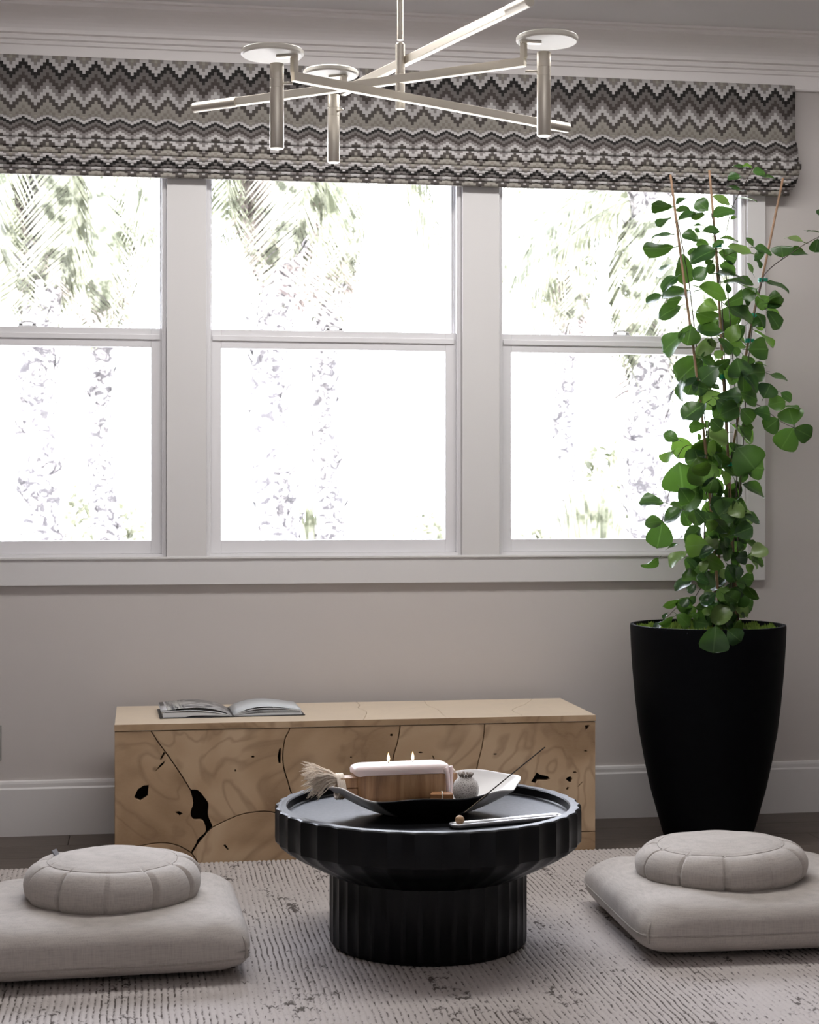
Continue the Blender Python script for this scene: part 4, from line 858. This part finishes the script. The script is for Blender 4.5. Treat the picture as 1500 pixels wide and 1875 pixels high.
# ------------------------------------------------------------------ ceiling light
HD = 4.40; hb = at_depth(733, 200, HD); hx, hy = hb.x, hb.y
lt = thing('branching_pendant_light', 'champagne metal ceiling light of three crossed arms with discs and hanging tubes', 'ceiling light', (hx, hy, ZC))
lo = Vector(lt.location)
def lp_(px, py, d): return at_depth(px, py, d) - lo
def zrel(z): return z - ZC
MB().lathe([(0.0085, zrel(2.36)), (0.0085, -0.012)], 20).build('stem', M['brass'], lt, smooth=False)
MB().lathe([(0.065, -0.020), (0.068, -0.017), (0.068, -0.0005)], 40).build('ceiling_canopy', M['brass'], lt)
MB().lathe([(0.012, hb.z - ZC), (0.0125, hb.z - ZC + 0.002), (0.0125, hb.z - ZC + 0.044), (0.0118, hb.z - ZC + 0.0445), (0.0118, hb.z - ZC + 0.0465), (0.0125, hb.z - ZC + 0.047), (0.0125, hb.z - ZC + 0.09), (0.0118, hb.z - ZC + 0.0905), (0.0118, hb.z - ZC + 0.0925), (0.0125, hb.z - ZC + 0.093), (0.0125, hb.z - ZC + 0.168), (0.009, hb.z - ZC + 0.172)], 28).build('hub', M['brass'], lt)
def hexbar(p, q, w, h):
    d = (q - p); d.z = 0; d.normalize(); n = Vector((-d.y, d.x, 0)); up = Vector((0, 0, 1)); mb = MB(); sec = [(-w, -h), (w, -h), (w, h), (-w, h)]
    vs = [p + n * a + up * b for a, b in sec] + [q + n * a + up * b for a, b in sec]
    return mb.add(vs, [(0, 1, 2, 3), (7, 6, 5, 4), (0, 4, 5, 1), (1, 5, 6, 2), (2, 6, 7, 3), (3, 7, 4, 0)])
def arm(zc, far, near, sleeve):
    """zc height; far/near: plan points from the hub; sleeve: outer length of the rounded end cover at 'far'"""
    z = zrel(zc); p = Vector((far.x, far.y, z)); q = Vector((near.x, near.y, z)); d = (q - p).normalized()
    a = hexbar(p, q, 0.0085, 0.0105).build('arm', M['brass'], lt, bevel=0.001)
    hexbar(p + d * 0.004 + Vector((0, 0, -0.0112)), q - d * 0.004 + Vector((0, 0, -0.0112)), 0.0068, 0.0006).build('light_strip', M['led'], a)
    sl = MB().tube([p - d * 0.004, p + d * sleeve], 0.0138, 20).build('end_sleeve', M['brass'], lt)
    smooth_angle(sl, 40); return p, q, d
def disc_on(q, d, zt, cx_, r=0.0775):
    """post up from the inner end of an arm, and the disc"""
    z0 = q.z + 0.010
    pr = hexbar(Vector((q.x, q.y, 0)) - d * 0.011, Vector((q.x, q.y, 0)) + d * 0.002, 0.0085, 0.001); pr.v = [(x, y, (z0 if z < 0 else zrel(zt) - 0.001)) for x, y, z in pr.v]
    pr.build('post', M['brass'], lt, bevel=0.001)
    c = cx_
    dk = MB().lathe([(r - 0.004, 0.0), (r, 0.004), (r, 0.012), (r - 0.003, 0.015)], 56, (c.x, c.y, zrel(zt))).build('disc', M['disc'], lt); smooth_angle(dk, 25)
    v = (Vector((c.x, c.y, 0)) - Vector((q.x, q.y, 0))).normalized()
    hexbar(Vector((q.x, q.y, zrel(zt) + 0.002)) - v * 0.012, Vector((q.x, q.y, zrel(zt) + 0.002)) + v * 0.04, 0.009, 0.007).build('disc_bracket', M['brass'], dk, bevel=0.001)
def tube_on(top, ln_, link_to):
    t = MB().lathe([(0.0165, -ln_), (0.0175, -ln_ + 0.001), (0.0175, -0.062), (0.0168, -0.0615), (0.0168, -0.0595), (0.0175, -0.059), (0.0175, -0.040), (0.0168, -0.0395), (0.0168, -0.0375), (0.0175, -0.037), (0.0175, -0.001), (0.0165, 0)], 32, top).build('lamp_tube', M['brass'], lt); smooth_angle(t, 50)
    MB().lathe([(0.0150, -ln_ - 0.0012), (0.0160, -ln_ - 0.0002)], 28, top).build('lamp_lens', M['led'], t)
    e = Vector((top.x, top.y, top.z - 0.0475)); MB().tube([Vector((link_to.x, link_to.y, e.z)), e], 0.0035, 10).build('link_rod', M['brass'], lt, smooth=True)
def plan(px, py, d):
    v = at_depth(px, py, d) - lo; return v
# arm 1 (middle): left end px 355,202; right end px 985,117
z1 = at_depth(733, 150, HD).z + 0.006; zA = at_depth(733, 186, HD).z + 0.006; z3 = at_depth(733, 114, HD).z + 0.006
def dep_for(py, z): return FPX * (z - CAMH) / (HORIZ - py)
p, q, d = arm(z1, plan(358, 197, dep_for(197, z1)), plan(962, 113, dep_for(113, z1)), 0.140)
dD = dep_for(113, z1); zt = at_depth(960, 76, dD).z; disc_on(q, d, zt, plan(1002, 64, dD + 0.01)); tube_on(plan(996, 96, dD), 0.208, q)
p, q, d = arm(zA, plan(1038, 234, dep_for(234, zA)), plan(536, 140, dep_for(140, zA)), 0.120)
dD = dep_for(140, zA); zt = at_depth(540, 101, dD).z; disc_on(q, d, zt, plan(499, 88, dD + 0.01)); tube_on(plan(507, 117, dD), 0.208, q)
p, q, d = arm(z3, plan(968, 2, dep_for(2, z3)), plan(628, 168, dep_for(168, z3)), 0.085)
dD = dep_for(168, z3); zt = at_depth(626, 138, dD).z; disc_on(q, d, zt, plan(606, 134, dD + 0.01)); tube_on(plan(611, 174, dD + 0.03), 0.190, q)

# ------------------------------------------------------------------ garden outside
M['lawn'] = simple('pale_gravel_ground', (0.66, 0.63, 0.58), 0.95, var=0.12, scale=0.8)
struct(MB().box((-60, 0.3, -0.45), (90, 120, -0.35)).build('ground', M['lawn']))
def bark():
    m = NT('palm_bark'); f = m.noise(m.coord('Object', (5, 5, 7)), 1.6, 6, 0.7, 1.5)
    return m.fin(m.ramp(f, [(0.38, (0.032, 0.029, 0.030)), (0.46, (0.056, 0.051, 0.050)), (0.53, (0.30, 0.28, 0.27))]), 0.95)  # pale patches paint in glare, so the trunk partly dissolves into white
M['bark'] = bark()
def glare_mottled(name, a, b, scale, rough=0.7):  # pale noise patches imitate foliage washing out against the bright sky
    m = NT(name); f = m.noise(m.coord('Object'), scale, 4, 0.65)
    return m.fin(m.ramp(f, [(0.40, a), (0.56, b)]), rough)
M['frond'] = glare_mottled('palm_frond', (0.040, 0.044, 0.022), (0.40, 0.41, 0.30), 4.5)
M['frond_dry'] = glare_mottled('dry_palm_frond', (0.050, 0.037, 0.032), (0.40, 0.34, 0.30), 4.5, 0.8)
M['bush'] = glare_mottled('pale_bush_leaf', (0.045, 0.048, 0.024), (0.40, 0.40, 0.30), 2.0)
def translucent_(mt, col):
    t = mt.node_tree; b = t.nodes['Principled BSDF']; o = t.nodes['Material Output']; tr = t.nodes.new('ShaderNodeBsdfTranslucent'); tr.inputs[0].default_value = (*(c_ * 0.5 for c_ in col), 1)
    x = t.nodes.new('ShaderNodeMixShader'); x.inputs[0].default_value = 0.35; t.links.new(b.outputs[0], x.inputs[1]); t.links.new(tr.outputs[0], x.inputs[2]); t.links.new(x.outputs[0], o.inputs[0])
translucent_(M['frond'], (0.10, 0.11, 0.06)); translucent_(M['bush'], (0.10, 0.11, 0.06))
def frond_mesh(L=2.2, n=34, ll=0.62, droop=0.9, mat=None, seed=1, fan=False):
    r = random.Random(seed); mb = MB(); spine = []
    for k in range(13):
        t = k / 12; spine.append(Vector((L * t * (1 - 0.25 * t), 0, 0.25 * t * L - droop * t * t * L * 0.55)))
    mb.tube(spine, [0.022 * (1 - 0.8 * k / 12) for k in range(13)], 5)
    for k in range(n):
        t = 0.12 + 0.88 * k / (n - 1); f = t * 12; i = min(11, int(f)); p = spine[i].lerp(spine[i + 1], f - i); dr = (spine[i + 1] - spine[i]).normalized()
        for s in (-1, 1):
            l = ll * (0.55 + 0.6 * math.sin(min(1, t * 1.05) * PI)) * r.uniform(0.8, 1.1)
            dvec = (dr * 0.65 + Vector((0, s * 0.75, -0.15))).normalized(); w = dr.cross(dvec).cross(dvec).normalized() * 0.016
            e1 = p + dvec * l * 0.5 + Vector((0, 0, -0.08 * l)); e2 = p + dvec * l + Vector((0, 0, -0.45 * l))
            mb.add([p - w, p + w, e1 + w, e1 - w, e2], [(0, 1, 2, 3), (3, 2, 4)])
    return mb.mesh('frond', mat)
FM = [frond_mesh(2.2, 34, 0.62, 0.9, M['frond'], 1), frond_mesh(1.9, 30, 0.55, 1.3, M['frond'], 2), frond_mesh(1.7, 26, 0.5, 1.7, M['frond_dry'], 3)]
def palm(px, D, ztop, r0, label, fr, base_px=None, seed=0):
    r = random.Random(seed); c = at_depth(px, HORIZ, D); t = thing('palm_tree', label, 'tree', (c.x, c.y, -0.35), 0, 'palm trees outside the windows')
    h_ = ztop + 0.35; pts = [Vector((0.05 * math.sin(k), 0.04 * math.cos(k * 1.3), h_ * k / 10)) for k in range(11)]
    o = MB().tube(pts, [r0 * (1.12 - 0.25 * k / 10 + 0.05 * math.sin(k * 5)) for k in range(11)], 14).build('trunk', M['bark'], t, smooth=True)
    bs = MB()
    for k in range(int(h_ * 34)):      # old leaf bases standing off the trunk
        z = h_ * r.uniform(0.05, 1.0); a = r.uniform(0, 2 * PI); i = int(min(9, z / h_ * 10)); cpt = pts[i].lerp(pts[i + 1], z / h_ * 10 - i)
        dv = Vector((math.cos(a), math.sin(a), 0)); b0 = cpt + dv * r0 * 0.9; w = Vector((-dv.y, dv.x, 0)) * r0 * r.uniform(0.18, 0.4); e = b0 + dv * r0 * r.uniform(0.25, 0.7) + Vector((0, 0, r0 * r.uniform(0.5, 1.4)))
        bs.add([b0 - w, b0 + w, e + w * 0.5, e - w * 0.5, b0 - dv * 0.02 + Vector((0, 0, -r0 * 0.5))], [(0, 1, 2, 3), (0, 4, 1), (1, 4, 2), (0, 3, 4), (3, 2, 4)])
    g = bs.build('leaf_base', M['bark'], t); g['kind'] = 'stuff'
    for kind, az, el, sc, dz in fr:
        o = link('frond', FM[kind], t); o.matrix_local = Matrix.Translation((0, 0, h_ + dz)) @ Matrix.Rotation(math.radians(az), 4, 'Z') @ Matrix.Rotation(math.radians(el), 4, 'Y') @ Matrix.Scale(sc, 4)
    return t
crown_ = lambda s, n=11, sc=1.0, dry=2: [((i + s) % 2, i * 360 / n + s * 13, -20 + 25 * ((i * 7 + s) % 4), sc, 0) for i in range(n)] + [(2, i * 140 + 30 * s, 62, sc, -0.15) for i in range(dry)]
palm(75, 14.0, 4.4, 0.165, 'palm with a thick mottled trunk seen through the left window', crown_(1, 12, 1.0), seed=1)
palm(190, 17.0, 4.6, 0.13, 'slimmer palm with drooping fronds near the right side of the left window', crown_(2, 12, 1.05), seed=2)
palm(505, 13.0, 4.4, 0.15, 'palm with a grey trunk at the left of the middle window', crown_(3, 11, 0.95, 4), seed=3)
palm(600, 19.0, 5.2, 0.15, 'farther palm with a hanging dry frond behind the middle window', crown_(4, 12, 1.1, 5), seed=4)
palm(1195, 15.0, 3.9, 0.20, 'palm with a wide trunk behind the plant in the right window', crown_(5, 12, 1.0), seed=5)
palm(1040, 22.0, 5.0, 0.14, 'farthest palm with a small crown high in the right window', crown_(6, 11, 1.0, 4), seed=6)
def bush(px, D, w, hgt, label, seed, spiky=False, n=420):
    r = random.Random(seed); c = at_depth(px, HORIZ, D); t = thing('garden_shrub', label, 'shrub', (c.x, c.y, -0.35), 0, 'garden shrubs outside'); mb = MB()
    for k in range(n):
        if spiky:
            a = r.uniform(0, 2 * PI); el = r.uniform(0.7, 1.5); l = hgt * r.uniform(0.6, 1.0); b0 = Vector((0.15 * math.cos(a), 0.15 * math.sin(a), 0.0)); e = b0 + Vector((math.cos(a) * math.cos(el) * w, math.sin(a) * math.cos(el) * w, l)); wv = Vector((-math.sin(a), math.cos(a), 0)) * 0.035
            m_ = (b0 + e) / 2 + Vector((0, 0, 0.1)); mb.add([b0 - wv, b0 + wv, m_ + wv, m_ - wv, e], [(0, 1, 2, 3), (3, 2, 4)])
        else:
            v = Vector((r.gauss(0, 1), r.gauss(0, 1), r.gauss(0, 1))).normalized() * r.uniform(0.55, 1.0); p = Vector((v.x * w, v.y * w, hgt * 0.5 + v.z * hgt * 0.5)); q = r.uniform(0.06, 0.13); d1 = Vector((r.gauss(0, 1), r.gauss(0, 1), r.gauss(0, 1))).normalized() * q; d2 = Vector((r.gauss(0, 1), r.gauss(0, 1), r.gauss(0, 1))).normalized() * q * 0.6
            mb.add([p - d1, p + d2, p + d1, p - d2], [(0, 1, 2, 3)])
    f = mb.build('foliage', M['bush'], t); f['kind'] = 'stuff'
    MB().tube([(0, 0, 0), (0.03, 0.02, hgt * 0.6)], [0.05, 0.02], 7).build('stem', M['bark'], t)
bush(575, 20, 0.5, 2.0, 'upright shrub in the lower part of the middle window', 1, True, 60)
bush(780, 24, 0.6, 1.35, 'rounded yellow green shrub at the lower right of the middle window', 2)
bush(1085, 18, 0.7, 2.1, 'spiky shrub left of the indoor plant in the right window', 3, True, 80)
bush(1150, 20, 0.6, 2.6, 'tall rounded shrub behind the indoor plant in the right window', 4)
bush(975, 24, 0.5, 1.2, 'low shrub at the lower left of the right window', 5)
bush(235, 22, 0.5, 1.5, 'low shrub at the lower right of the left window', 6)
bush(160, 25, 0.45, 1.9, 'small shrub between the two palms in the left window', 7)
